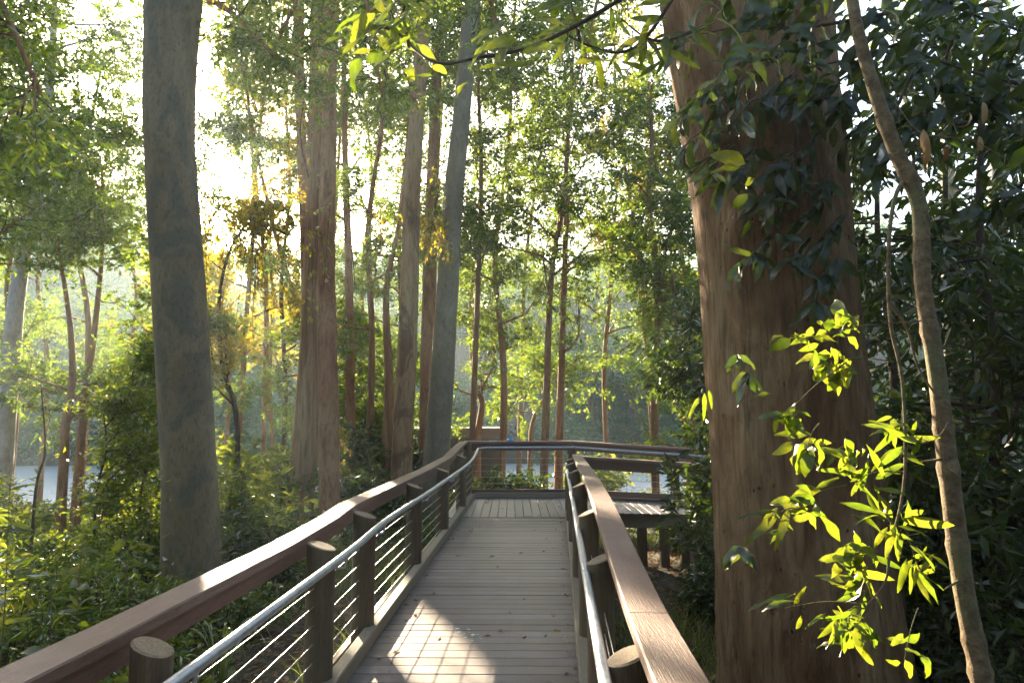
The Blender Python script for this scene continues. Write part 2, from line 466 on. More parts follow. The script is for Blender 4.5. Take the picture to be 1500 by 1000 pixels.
def board_long(x, ya, yb, name='plank'):
    mb = MB()
    wd = .128; L = yb-ya
    mb.sweep([(0, -L/2, 0), (0, L/2, 0)], wd, .03, bev=.004)
    o = mb.build(name, M['deck_long'], deck)
    o.location = (x, (ya+yb)/2, rng.normal(.001, .0008)); o.rotation_euler = (0, rng.normal(0, .003), rng.normal(0, .001))
x = -.96
while x < 6.4:
    yfar = 12.98 if x < 1.2 else 12.98 - .30*(x-1.2)
    board_long(x, 10.62 if x < .98 else 11.1 - .10*(x-1), yfar)
    x += .1345
# joists, bearers and stumps under the deck
def bx(name, c, s, m, rz=0.0):
    mb = MB(); mb.box((0, 0, 0), s); o = mb.build(name, m, deck); o.location = c; o.rotation_euler[2] = rz; return o
for t in (-1, 0, 1):
    mb = MB()
    f = lambda yy: (LK(yy)+RK(yy))/2 + t*(RK(yy)-LK(yy)+.16)/2
    mb.sweep([(f(-1.6), -1.6, -.031), (f(10.55), 10.55, -.031)], .07, .19); mb.build('joist', M['post'], deck)
bx('bearer', (2.6, 11.06, -.135), (5.4, .05, .20), M['kerb'], -.10)
bx('bearer', (.2, 10.6, -.26), (1.9, .09, .18), M['post'])
for px_, yy in ((942, 11.0), (975, 11.0), (1005, 11.0)):
    p = at(px_, 760, yy)
    mb = MB(); gz = float(ground_z(p[0], yy))
    mb.tube([(0, 0, gz-.2+.0), (0, 0, -.24)], [.085, .08], 10); o = mb.build('stump', M['post'], deck); o.location = (p[0], yy+.12, 0)
for yy in (1.5, 4.2, 7.0, 9.6):
    for xx in (LK(yy)+.05, RK(yy)-.05):
        mb = MB(); mb.tube([(0, 0, -1.5), (0, 0, -.22)], .08, 8); o = mb.build('stump', M['post'], deck); o.location = (xx, yy, 0)
# kerbs
def kerb(pts, m_=None, w_=.085, h_=.095, lift=.10):
    mb = MB(); mb.sweep([(a, b_, lift) for a, b_ in pts], w_, h_, bev=.008)
    mb.build('kerb_board', m_ or M['kerb'], deck)
for a, b_ in ((-1.5, 2.9), (2.904, 6.1), (6.104, 9.4), (9.404, 12.75)):
    kerb([(LK(a)-.045, a), (LK(b_)-.045, b_)])
for a, b_ in ((-1.5, 3.3), (3.304, 7.2), (7.204, 10.72)):
    kerb([(RK(a)+.045, a), (RK(b_)+.045, b_)])
kerb([(-.70, 12.93), (1.2, 12.93)]); kerb([(1.204, 12.93), (4.5, 11.93)])

# ------------------------------------------------------------------ railings
def interp(tab, y):
    a = np.array(tab); return float(np.interp(y, a[:, 0], a[:, 1]))
LCAPZ = [(-1.5, .91), (1.8, .91), (2.35, .90), (3.9, .885), (4.73, .90), (5.25, .93), (8.6, .895), (10.7, .905), (12.0, .99), (13.0, 1.04)]
LCX = lambda y: -1.38 + .042*y - .075      # centre of the left cap
RCAPZ = [(-1.5, .92), (1.77, .92), (2.62, .90), (3.43, .92), (4.73, .985), (6.6, 1.0), (8.8, .965), (10.95, .925)]
RCX = lambda y: .40 + .0635*y - .07

def round_post(parent, x, y, top, base, side, r=.072):
    """log post whose top is cut on a slant; side = direction (x) the cut falls to"""
    seg = 18
    a = np.linspace(0, 2*pi, seg, endpoint=False)
    rr = r * (1 + .02*np.sin(3*a + x*7) + .015*np.sin(5*a + y*5))
    zs = [base, base + (top-base)*.5, top - .10]
    V = []
    for z in zs: V += [[rr[q]*cos(a[q]), rr[q]*sin(a[q]), z] for q in range(seg)]
    V += [[rr[q]*cos(a[q]), rr[q]*sin(a[q]), top - .02 - .035*(cos(a[q])*side+1)*.5*1.4] for q in range(seg)]
    nr = 4
    Q = [[ii*seg+q, ii*seg+(q+1) % seg, (ii+1)*seg+(q+1) % seg, (ii+1)*seg+q] for ii in range(nr-1) for q in range(seg)]
    mb = MB(); mb.add(V, Q)
    top_v = np.array(V[-seg:]); inner = top_v*[.86, .86, 1] + [0, 0, .006]
    cen = top_v.mean(0) + [0, 0, .004]
    mb.add(np.concatenate([top_v, inner, [cen]]), [[q, (q+1) % seg, seg+(q+1) % seg, seg+q] for q in range(seg)],
           [[seg+q, seg+(q+1) % seg, 2*seg] for q in range(seg)], 1)
    o = mb.build('post', [M['post'], M['postcut']], parent, smooth=False)
    for p in o.data.polygons: p.use_smooth = p.material_index == 0
    o.location = (x, y, 0)
    return o

def bracket(parent, p_post, p_pipe):
    mb = MB()
    a, b_ = np.array(p_post), np.array(p_pipe)
    mid = np.array([b_[0]*.85 + a[0]*.15, b_[1], a[2]])
    mb.tube([a, a*.4+mid*.6, mid + [0, 0, .004], b_*.7+mid*.3, b_], .008, 6)
    mb.build('bracket', M['steel'], parent, smooth=True)

def smooth_path(P, n):
    """Catmull-Rom through P"""
    P = np.asarray(P, float); k = len(P)
    Pe = np.concatenate([[2*P[0]-P[1]], P, [2*P[-1]-P[-2]]])
    o = []
    for s in range(k-1):
        p0, p1, p2, p3 = Pe[s:s+4]
        for t in np.linspace(0, 1, n, endpoint=False):
            o.append(.5*((2*p1) + (-p0+p2)*t + (2*p0-5*p1+4*p2-p3)*t*t + (-p0+3*p1-3*p2+p3)*t**3))
    o.append(P[-1])
    return np.array(o)

# left railing
lr = empty('railing', 'left timber railing with brown cap board, log posts, steel handrail and cables', 'railing')
LPOST = lambda y: -1.245 + .0425*y - .045
lposts = [-.6, .9, 2.35, 4.1, 5.08, 7.05, 9.05, 11.15]
for yy in lposts:
    round_post(lr, LPOST(yy), yy, interp(LCAPZ, yy) - .008, -1.0, 1, .066 if yy < 3 else .082)
segs = [(-1.5, 1.2), (1.203, 5.2), (5.203, 8.6), (8.603, 12.98)]
for a, b_ in segs:
    ysn = [a] + [t[0] for t in LCAPZ if a < t[0] < b_] + [b_]
    pts = []
    for q in range(len(ysn)-1):
        for t in np.linspace(0, 1, 4, endpoint=False):
            pts.append(ysn[q] + (ysn[q+1]-ysn[q])*t)
    pts.append(b_)
    mb = MB(); mb.sweep([(LCX(q), q, interp(LCAPZ, q)) for q in pts], .155, .042, bev=.006)
    mb.build('cap_board', M['cap'], lr)
    mb = MB(); mb.sweep([(LCX(q)+.002, q, interp(LCAPZ, q)-.0425) for q in pts], .042, .10)
    mb.build('side_board', M['side'], lr)
mb = MB(); mb.sweep([(LPOST(q)-.10, q, -.02) for q in (-1.5, 6)], .045, .15); mb.build('bottom_board', M['kerb'], lr)
mb = MB(); mb.sweep([(LPOST(q)-.10, q, -.02) for q in (6.003, 12.9)], .045, .15); mb.build('bottom_board', M['kerb'], lr)
for c in range(6):
    mb = MB()
    f = (.10 + c*.105)
    ysn = np.linspace(-1.5, 12.95, 14)
    mb.tube([(LPOST(q)-.012, q, f*interp(LCAPZ, q)/.9) for q in ysn], .0032, 5)
    mb.build('cable', M['cable'], lr, smooth=True)
# handrail pipe running up the left side and along the far side of the landing
LPX = lambda y: LPOST(y) + .15
hp = [(LPX(-1.5), -1.5, .79), (LPX(2.6), 2.6, .79), (LPX(4.2), 4.2, .795), (LPX(5.1), 5.1, .82), (LPX(7), 7, .80), (LPX(9), 9, .79),
      (LPX(10.8), 10.8, .79), (LPX(11.9), 11.9, .85), (-.62, 12.62, .92)]
mb = MB(); mb.tube(smooth_path(hp, 6), .0215, 14); mb.build('handrail', M['steel'], lr, smooth=True)
for yy in lposts:
    zz = interp([(p[1], p[2]) for p in hp], yy)
    bracket(lr, (LPOST(yy)+.07, yy, zz-.085), (LPX(yy), yy, zz-.02))

# landing railing
fr = empty('railing', 'far railing across the end of the landing, cap board on log posts', 'railing')
FC = [(-.91, 13.05, 1.043), (1.15, 13.05, 1.05), (2.9, 12.25, .97), (5.2, 11.15, .88)]
for a, b_ in ((0, 1), (1, 2), (2, 3)):
    p, q = np.array(FC[a]), np.array(FC[b_])
    e = (q-p)/np.linalg.norm(q-p)*.0015
    mb = MB(); mb.sweep([p+e, q-e], .155, .042, bev=.006); mb.build('cap_board', M['cap_x'], fr)
    mb = MB(); mb.sweep([p+e-[0, 0, .0425], q-e-[0, 0, .0425]], .042, .14); mb.build('side_board', M['side'], fr)
    g = np.array([0, -.02, 0])
    mb = MB(); mb.sweep([(p[0], p[1]-.03, .15), (q[0], q[1]-.03, .15)], .045, .12); mb.build('bottom_board', M['side'], fr)
    for c in range(5):
        mb = MB(); z = .26 + c*.115
        mb.tube([(p[0], p[1]-.06, z), (q[0], q[1]-.06, z*q[2]/p[2])], .003, 5); mb.build('cable', M['cable'], fr, smooth=True)
for (x_, y_, t) in ((-.83, 12.93, 1.02), (1.13, 12.93, 1.02), (2.85, 12.13, .94), (4.3, 11.45, .88)):
    round_post(fr, x_, y_, t, -1.6, -1 if x_ < 0 else 1, .08)
pp = smooth_path([(-.62, 12.62, .92), (-.50, 12.80, .928), (-.3, 12.82, .93), (1.0, 12.82, .935), (1.3, 12.76, .93), (2.8, 12.05, .86), (5, 11.0, .77)], 6)
mb = MB(); mb.tube(pp[1:], .0215, 12); mb.build('handrail', M['steel'], fr, smooth=True)

# right railing
rr_ = empty('railing', 'right timber railing whose sunlit cap board sweeps towards the viewer', 'railing')
RPOST = lambda y: .235 + .0615*y
rposts = [-.4, .95, 2.3, 3.63, 4.85, 6.5, 8.2, 9.7, 10.8]
for yy in rposts:
    round_post(rr_, RPOST(yy), yy, interp(RCAPZ, yy) - .025, -1.2, -1)
for a, b_ in ((-1.5, 2.55), (2.556, 6.6), (6.603, 10.98)):
    pts = np.linspace(a, b_, 14)
    cc = np.array([(RCX(q), q, interp(RCAPZ, q)) for q in pts])
    mb = MB(); mb.sweep(cc, .15, .042, bev=.006); mb.build('cap_board', M['cap'], rr_)
    mb = MB(); mb.sweep(cc + [0.004, 0, -.0425], .042, .10); mb.build('side_board', M['side'], rr_)
for c in range(6):
    mb = MB(); f = .10 + c*.105
    mb.tube([(RPOST(q)+.012, q, f*interp(RCAPZ, q)/.95) for q in np.linspace(-1.5, 10.9, 12)], .0032, 5)
    mb.build('cable', M['cable'], rr_, smooth=True)
RPX = lambda y: .145 + .0645*y
hp = [(RPX(-1.5), -1.5, .80), (RPX(2.1), 2.1, .80), (RPX(4), 4, .80), (RPX(6.4), 6.4, .81), (RPX(9), 9, .80), (RPX(10.6), 10.6, .80), (RPX(10.85)+.03, 10.82, .79), (RPX(10.9)+.10, 10.86, .77)]
mb = MB(); mb.tube(smooth_path(hp, 5), .0215, 14); mb.build('handrail', M['steel'], rr_, smooth=True)
for yy in rposts[:-1]:
    bracket(rr_, (RPOST(yy)-.07, yy, .715), (RPX(yy), yy, .78))

# near railing of the side path
sr = empty('railing', 'near railing of the side path, dark board half hidden by leaves', 'railing')
p, q = np.array((1.05, 10.86, .91)), np.array((5.2, 9.7, .72))
mb = MB(); mb.sweep([p, q], .15, .042, bev=.006); mb.build('cap_board', M['cap_x'], sr)
mb = MB(); mb.sweep([p-[0, 0, .0425], q-[0, 0, .0425]], .042, .15); mb.build('side_board', M['side'], sr)
for t in (.42, .9):
    c = p*(1-t)+q*t
    round_post(sr, c[0], c[1]+.11, c[2]-.02, -1.6, 1, .08)
for c in range(4):
    mb = MB(); mb.tube([(p[0], p[1]+.05, .16+c*.13), (q[0], q[1]+.05, .12+c*.12)], .003, 5); mb.build('cable', M['cable'], sr, smooth=True)

# ------------------------------------------------------------------ foliage machinery
sh = np.array([sin(SUN_AZ), cos(SUN_AZ)]); pe = np.array([cos(SUN_AZ), -sin(SUN_AZ)])
TE = math.tan(SUN_EL)
def beam_mask(P, keep, rng):
    """True where a leaf may stay: the gaps in the canopy through which the sun reaches the deck, the rails and the sapling"""
    P = np.asarray(P)
    s = P[:, 0]*sh[0] + P[:, 1]*sh[1]; u = P[:, 0]*pe[0] + P[:, 1]*pe[1]; v_ = P[:, 2] - TE*s
    wob = .12*np.sin(P[:, 2]*3.1 + u*4) + .10*np.sin(u*9 + s)
    a = (((u > .95) & (u < 1.78) & (v_ > -1.85) & (v_ < -.9 + wob)) | ((u > .95) & (u < 1.78) & (v_ > .02) & (v_ < .68 + wob))
         | ((u > .02) & (u < .75) & (v_ > -.78) & (v_ < -.05 + wob))) & (s > 4.6)
    b_ = (u > 2.36) & (u < 3.3) & (v_ > -.45) & (v_ < 1.9 + wob) & (s > 4.6)
    d = (u > .3) & (u < 2.0) & (v_ > 1.6) & (v_ < 2.7 + wob) & (s > 4.6)
    e = (u > 3.5) & (u < 5.4) & (v_ > 1.7) & (v_ < 3.4) & (s > 5)
    c = (u < -1.2) & (u > -5.5) & (v_ > -2.5) & (v_ < -.3) & (s > 6)
    r = rng.random(len(P))
    return ~(((a | b_) & (r > keep*.3)) | (c & (r > keep + .18)) | (d & (r > .35)) | (e & (r > .5)))

def leaves(mb, segs, per, L, W, rng, m=0, droop=.3, flat=.6, spread=.35, keep=.04, clear=1.6, cull=True):
    """per leaves along every twig segment (M,2,3)"""
    segs = np.asarray(segs)
    if len(segs) == 0: return
    Mn = len(segs)
    t = rng.random((Mn, per, 1))*.95 + .08
    P = segs[:, None, 0]*(1-t) + segs[:, None, 1]*t
    d = nrm(segs[:, 1]-segs[:, 0])[:, None].repeat(per, 1)
    P = (P + rng.standard_normal(P.shape)*spread*.12).reshape(-1, 3); d = d.reshape(-1, 3)
    if cull:
        k = beam_mask(P, keep, rng) & (np.linalg.norm(P - [0, 0, EYE], axis=1) > clear)
        P, d = P[k], d[k]
    n = len(P)
    if n == 0: return
    up = np.array([0, 0, 1.0])
    side = rng.standard_normal((n, 3)); side[:, 2] *= .5
    A = nrm(d*.55 + nrm(side)*.9 - up*droop)
    Nn = nrm(up*flat + rng.standard_normal((n, 3))*(1-flat*.6))
    B = nrm(np.cross(A, Nn)); Nn = np.cross(B, A)
    l = (L*(.6 + .7*rng.random(n)))[:, None]; w_ = (W*(.7 + .5*rng.random(n)))[:, None]*l/L
    c = .44
    V = np.stack([P, P + A*l*c + B*w_*.5 + Nn*w_*.22, P + A*l - Nn*l*.10, P + A*l*c - B*w_*.5 + Nn*w_*.22], 1).reshape(-1, 3)
    mb.add(V, np.arange(n*4).reshape(-1, 4), m=m)

def wander(p, d, L, n, rng, jit=.25, up=.0):
    pts = [np.array(p, float)]; d = nrm(d)
    for _ in range(n):
        d = nrm(d + rng.standard_normal(3)*jit + [0, 0, up])
        pts.append(pts[-1] + d*L/n)
    return np.array(pts)

def along(P, f):
    x = f*(len(P)-1); i0 = min(int(x), len(P)-2); t = x-i0
    return P[i0]*(1-t)+P[i0+1]*t, nrm(P[i0+1]-P[i0])

def grow(tb, cb, trunk, r0, r1, rng, limbs=8, limb_len=2.5, start=.4, el=(.1, .8), subs=6, sub_len=.9, twigs=6, twig_len=.35,
         jit=.22, droop=0.0, az=None, twig_wood=True, seg=8, rough=.05, lift=.03, world=False):
    """trunk and limbs into tb, twigs into cb (material 1); returns the twig segments that carry the leaves"""
    T = smooth_path(trunk, 5)
    R = np.linspace(r0, r1, len(T))
    tb.tube(T, R, seg, rough=rough, rng=rng)
    out = []
    for i in range(limbs):
        f = start + (1-start)*(i + rng.random())/limbs
        p, d = along(T, min(f, .999))
        a = rng.random()*2*pi if az is None else az[0] + (az[1]-az[0])*rng.random()
        e = el[0] + (el[1]-el[0])*rng.random()
        L = limb_len*(.6+.7*rng.random())*(1 - .45*(f-start)/(1-start+1e-6))
        lp = wander(p, [cos(a)*cos(e), sin(a)*cos(e), sin(e)], L, 7, rng, jit, lift)
        if world and (~beam_mask(lp, 0, rng)).sum() > 2: continue
        rr = np.interp(f, [0, 1], [r0, r1])*.5
        tb.tube(lp, np.linspace(max(rr, .012), .006, len(lp)), 5)
        for k in range(subs):
            g = .2 + .8*(k+rng.random())/subs
            q, dd = along(lp, min(g, .999))
            sd = nrm(dd*.7 + nrm(rng.standard_normal(3)*[1, 1, .55])*.9 + [0, 0, .05-droop])
            sp = wander(q, sd, sub_len*(.5+.8*rng.random()), 4, rng, .22, -.05*droop*4)
            if twig_wood: cb.tube(sp, np.linspace(.010, .003, len(sp)), 3, m=1, cap=False)
            for j in range(twigs):
                h = .15 + .85*(j+rng.random())/twigs
                q2, d2 = along(sp, min(h, .999))
                td = nrm(d2*.6 + nrm(rng.standard_normal(3)*[1, 1, .6])*.9 - [0, 0, droop])
                out.append((q2, q2 + td*twig_len*(.5+rng.random())))
    return out

def tree(name, label, cat, trunk, r0, r1, seed, barkm, leafmat, per=10, L=.09, W=.04, group=None, ldroop=.3, flat=.6, keep=.04, **kw):
    rng = np.random.default_rng(seed)
    root = empty(name, label, cat, tuple(trunk[0]), group)
    b0 = np.array(trunk[0], float)
    tb, cb = MB(), MB()
    tw = grow(tb, cb, trunk, r0, r1, rng, world=True, **kw)
    leaves(cb, tw, per, L, W, rng, 0, ldroop, flat, keep=keep)
    for mb_ in (tb, cb):
        mb_.v = [q-b0 for q in mb_.v]
    tb.build('trunk', barkm, root, smooth=True)
    if cb.n: cb.build('crown', [leafmat, M['twig']], root)
    return root

def onground(px, Y):
    p = at(px, 600, Y); return np.array([p[0], Y, float(ground_z(p[0], Y))-.1])

# ------------------------------------------------------------------ tall trunks
def tall(name, label, cat, pix, Y, wpx, barkm, seed, flare=1.25, top=15.0, rough=.03, seg=20, leaf='leaf', crown=True, flute=0, Yl=None):
    """pix: (px,py) points up the trunk at depth Y, carried on above the frame to height top"""
    rng = np.random.default_rng(seed)
    P = [at(a, b_, Y) for a, b_ in pix]
    base = P[0].copy(); base[2] = float(ground_z(base[0], base[1]))-.15
    d = P[1]-P[0]
    base[:2] = P[0][:2] + d[:2]/max(d[2], .1)*(base[2]-P[0][2])*.6
    r = np.array(wpx)*Y/1000/2
    pts = [base] + P; R = [r[0]*flare] + list(r)
    d = nrm(P[-1]-P[-2]); last = P[-1]
    while pts[-1][2] < top:
        dd = nrm(d + rng.standard_normal(3)*[.04, .04, 0]); pts.append(pts[-1]+dd*1.6); R.append(R[-1]*.93)
    pts = np.array(pts)
    S_ = smooth_path(pts, 14)
    RR = np.interp(np.linspace(0, len(R)-1, len(S_)), np.arange(len(R)), R)
    root = empty(name, label, cat, tuple(base))
    tb = MB(); tb.tube(S_-base, RR, seg, rough=rough, rng=rng, flute=flute)
    tb.build('trunk', barkm, root, smooth=True)
    cb, lb = MB(), MB()
    if crown:
        ct = pts[-4:] - base
        tw = grow(lb, cb, ct, R[-4]*.9, .03, rng, limbs=9, limb_len=3.6, start=.15, el=(.2, .9), subs=7, sub_len=1.3, twigs=5, twig_len=.5, twig_wood=False)
        leaves(cb, tw, 15, .18, .065, rng, 0, .5, .4, cull=False)
        lb.build('limb', barkm, root, smooth=True)
        cb.build('crown', [M[leaf], M['twig']], root)
    return root, base

tA, bA = tall('gum_tree', 'thick smooth grey gum trunk left of the railing with the sun at its edge', 'tree',
     [(281, 860), (277, 700), (264, 450), (249, 220), (252, 60), (254, 0)], 8.0, [84, 75, 75, 70, 76, 82], M['gum'], 1, 1.25, 15, .022, 28)
tB, bB = tall('gum_tree', 'dark brown rough barked trunk leaning right just behind the left railing', 'tree',
     [(437, 760), (450, 620), (457, 480), (462, 300), (467, 120), (470, 0)], 14.4, [40, 37, 32, 27, 29, 30], M['brown'], 2, 1.2, 15, .035, 22, flute=9)
tall('gum_tree', 'reddish brown trunk close behind the dark rough trunk', 'tree',
     [(484, 760), (481, 600), (478, 400), (482, 200), (485, 0)], 13.2, [30, 30, 25, 23, 22], M['red'], 3, 1.2, 15, .035, 18)
tall('gum_tree', 'thin reddish stem right of the dark rough trunk', 'tree',
     [(515, 720), (513, 560), (511, 400), (506, 250), (504, 100), (507, 0)], 18.2, [14, 14, 12, 10, 8, 7], M['red'], 4, 1.2, 13, .04, 12)
tall('gum_tree', 'tan brown trunk leaning right near the middle of the forest', 'tree',
     [(588, 690), (594, 560), (600, 420), (605, 260), (616, 100), (622, 0)], 14.2, [30, 29, 28, 24, 22, 20], M['tan'], 5, 1.2, 14, .03, 18)
tall('gum_tree', 'narrow rusty red trunk between the tan trunk and the blue-grey trunk', 'tree',
     [(624, 690), (627, 520), (630, 380), (634, 250), (640, 100)], 17.5, [22, 22, 21, 18, 16], M['red'], 6, 1.2, 15, .03, 14)
tall('gum_tree', 'smooth blue-grey gum trunk curving up to the right by the landing', 'tree',
     [(638, 690), (647, 560), (656, 420), (664, 290), (680, 130), (690, 0)], 15.0, [38, 36, 32, 30, 26, 25], M['bluegum'], 7, 1.25, 17, .02, 22)
tall('gum_tree', 'far trunk lit orange high up left of the dark rough trunk', 'tree',
     [(450, 640), (448, 400), (439, 130), (436, 0)], 16, [14, 14, 16, 17], M['red'], 8, 1.2, 17, .03, 12)
tall('gum_tree', 'pair of slim grey stems low between the dark and tan trunks', 'tree',
     [(568, 640), (570, 560), (566, 430), (584, 330)], 17, [16, 14, 9, 6], M['brown'], 9, 1.2, 8, .03, 10, crown=False)
tall('gum_tree', 'pale trunk far right seen through a gap in dark leaves', 'tree',
     [(1464, 460), (1462, 330), (1460, 200), (1455, 0)], 15, [26, 26, 24, 22], M['pale'], 10, 1.2, 16, .03, 14)
tall('gum_tree', 'grey trunk standing behind the sapling in a bright gap', 'tree',
     [(1392, 480), (1390, 330), (1386, 150), (1380, 0)], 19, [20, 20, 18, 16], M['bluegum'], 11, 1.2, 16, .03, 14)

# ------------------------------------------------------------------ the huge trunk on the right
rng = np.random.default_rng(20)
big = empty('gum_tree', 'huge tan trunk right of the boardwalk with dark leaves hanging over it', 'tree')
L_edge = [(1066, 1000), (1058, 900), (1050, 750), (1041, 600), (1029, 430), (1011, 280), (986, 150), (966, 30), (955, -60)]
wid = [262, 252, 236, 226, 222, 228, 240, 250, 252]
Yb = 5.2
P = [at(a + w_/2, b_, Yb) for (a, b_), w_ in zip(L_edge, wid)]
R = [w_*Yb/2000*.985 for w_ in wid]
bb = P[0].copy(); bb[2] = float(ground_z(bb[0], bb[1]))-.25
pts = [bb] + P; R = [R[0]*1.13] + R
while pts[-1][2] < 13: pts.append(pts[-1] + np.array([-.05, .05, 1.2])); R.append(R[-1]*.94)
S_ = smooth_path(np.array(pts), 12); RR = np.interp(np.linspace(0, len(R)-1, len(S_)), np.arange(len(R)), R)
tb = MB(); tb.tube(S_-bb, RR, 64, rough=.022, rng=rng, flute=11)
# knots and hollows
tv = tb.v[0]
for px_, py_, dep, rad in ((1062, 725, -.05, .07), (1055, 690, -.03, .05), (1052, 440, -.03, .06), (1150, 800, .03, .10), (1100, 560, .035, .12), (1125, 880, -.03, .08), (1062, 760, -.03, .05), (1090, 330, .03, .1)):
    c = at(px_, py_, Yb-.42) - bb
    i_ = np.linalg.norm(tv - c, axis=1)
    ax = np.array([np.interp(c[2], (S_-bb)[:, 2], (S_-bb)[:, 0]), np.interp(c[2], (S_-bb)[:, 2], (S_-bb)[:, 1]), c[2]])
    tv += nrm(tv-ax)*(dep*np.exp(-(i_/rad)**2))[:, None]
big.location = bb
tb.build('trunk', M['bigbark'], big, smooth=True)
lb, cb = MB(), MB()
tw = grow(lb, cb, np.array(pts[-4:])-bb, .3, .06, rng, limbs=16, limb_len=5, start=.05, el=(-.1, .8), subs=8, sub_len=1.6, twigs=6, twig_len=.5, twig_wood=False)
leaves(cb, tw, 20, .20, .075, rng, 0, .5, .4, cull=False)
lb.build('limb', M['tan'], big, smooth=True); cb.build('crown', [M['leaf'], M['twig']], big)

# ------------------------------------------------------------------ slender trees with fine foliage
fine = dict(per=20, L=.115, W=.052)
def px_trunk(pix, Y):
    P = [at(a, b_, Y) for a, b_ in pix]; base = P[0].copy(); base[2] = float(ground_z(base[0], base[1]))-.1
    return np.array([base] + P)
tree('slender_tree', 'left of two slim reddish stems standing together beyond the landing', 'tree',
     px_trunk([(797, 700), (801, 560), (808, 400), (826, 290), (834, 170), (842, 40)], 17), .115, .03, 31, M['red'], M['leaf'],
     limbs=13, limb_len=2.6, start=.42, subs=7, sub_len=1.0, twigs=6, twig_len=.4, **fine)
tree('slender_tree', 'right of two slim reddish stems standing together beyond the landing', 'tree',
     px_trunk([(818, 700), (822, 550), (829, 330), (832, 200), (856, 60)], 17.4), .13, .03, 32, M['red'], M['leaf'],
     limbs=13, limb_len=3.0, start=.40, subs=7, sub_len=1.1, twigs=6, twig_len=.4, **fine)
tree('crooked_tree', 'small crooked tree behind the far rail near the hut', 'tree',
     px_trunk([(700, 640), (706, 590), (694, 555), (689, 450), (700, 350)], 20), .12, .03, 33, M['red'], M['leaf'],
     limbs=12, limb_len=2.8, start=.4, subs=7, sub_len=1.1, twigs=6, twig_len=.42, **fine)
tree('crooked_tree', 'small tree leaning right just beyond the far rail', 'tree',
     px_trunk([(777, 650), (783, 610), (800, 580), (850, 520)], 21), .09, .03, 34, M['red'], M['leaf'],
     limbs=9, limb_len=2.2, start=.5, subs=6, sub_len=1.0, twigs=6, twig_len=.4, **fine)
tree('slender_tree', 'forked pale stem at the upper left with wide airy branches', 'tree',
     px_trunk([(20, 480), (36, 370), (58, 270), (68, 170), (78, 60), (80, -60)], 15.5), .20, .05, 35, M['pale'], M['leaf'],
     limbs=14, limb_len=3.2, start=.35, subs=8, sub_len=1.1, twigs=6, twig_len=.4, **fine)
tree('slender_tree', 'dark reddish crooked stem at the left rising from the lake shore', 'tree',
     px_trunk([(93, 690), (96, 620), (106, 560), (103, 480), (92, 400), (80, 330)], 14), .11, .025, 36, M['red'], M['leaf'],
     limbs=14, limb_len=2.2, start=.3, subs=7, sub_len=.9, twigs=6, twig_len=.36, **fine)
tree('slender_tree', 'reddish stem right beside the crooked stem at the lake shore', 'tree',
     px_trunk([(115, 700), (122, 610), (128, 560), (140, 470), (150, 360), (150, 250)], 15), .12, .03, 37, M['red'], M['leaf'],
     limbs=14, limb_len=2.2, start=.3, subs=7, sub_len=.9, twigs=6, twig_len=.36, **fine)
tree('slender_tree', 'thin stem leaning right against the grey gum trunk', 'tree',
     px_trunk([(160, 660), (180, 600), (200, 555), (235, 510), (260, 420)], 13), .07, .02, 38, M['red'], M['leaf'],
     limbs=10, limb_len=1.6, start=.35, subs=6, sub_len=.8, twigs=6, twig_len=.34, **fine)
tree('slender_tree', 'twisted thin stem with golden leaves between the grey and dark trunks', 'tree',
     px_trunk([(348, 700), (345, 600), (325, 530), (322, 430), (345, 350), (395, 300)], 14.5), .07, .02, 39, M['twig'], M['leaf_gold'],
     limbs=14, limb_len=2.0, start=.3, subs=7, sub_len=.9, twigs=6, twig_len=.36, keep=.06, **fine)
tree('slender_tree', 'golden leaved tree rising behind the dark rough trunk', 'tree',
     px_trunk([(414, 700), (418, 560), (412, 420), (424, 280), (418, 120), (424, -20)], 22), .10, .03, 40, M['twig'], M['leaf_gold'],
     limbs=16, limb_len=2.4, start=.3, subs=8, sub_len=1.0, twigs=6, twig_len=.4, keep=.06, **fine)
tree('slender_tree', 'leafy tree filling the canopy above the tan trunk', 'tree',
     px_trunk([(540, 690), (545, 500), (540, 330), (560, 180), (570, 40), (575, -80)], 17.6), .11, .03, 41, M['brown'], M['leaf'],
     limbs=20, limb_len=2.4, start=.3, subs=8, sub_len=1.0, twigs=6, twig_len=.4, **fine)
tree('slender_tree', 'leafy tree behind the blue-grey trunk reaching the top of the frame', 'tree',
     px_trunk([(735, 700), (738, 540), (725, 380), (745, 220), (750, 80), (760, -60)], 19), .12, .03, 42, M['brown'], M['leaf'],
     limbs=18, limb_len=3.0, start=.35, subs=8, sub_len=1.1, twigs=6, twig_len=.42, **fine)
tree('slender_tree', 'leafy tree left of the huge trunk with yellow green tips', 'tree',
     px_trunk([(960, 700), (958, 560), (965, 420), (950, 300), (955, 200), (950, 120)], 15), .11, .03, 43, M['brown'], M['leaf'],
     limbs=16, limb_len=2.3, start=.3, subs=8, sub_len=1.0, twigs=6, twig_len=.38, **fine)
tree('slender_tree', 'broad green tree low behind the right handrail end', 'tree',
     px_trunk([(1010, 690), (1000, 560), (990, 470), (985, 400)], 14.4), .09, .03, 44, M['brown'], M['leaf'],
     limbs=16, limb_len=1.5, start=.25, subs=7, sub_len=.7, twigs=6, twig_len=.3, per=11, L=.10, W=.045)
tree('slender_tree', 'small dark leaved tree hanging over the end of the far rail beside the huge trunk', 'tree',
     px_trunk([(1050, 720), (1052, 640), (1044, 560), (1030, 480)], 9.0), .045, .012, 47, M['brown'], M['leaf_dark'],
     limbs=13, limb_len=.75, start=.42, el=(-.3, .6), subs=6, sub_len=.5, twigs=6, twig_len=.26, per=9, L=.13, W=.05, ldroop=.6, flat=.4)
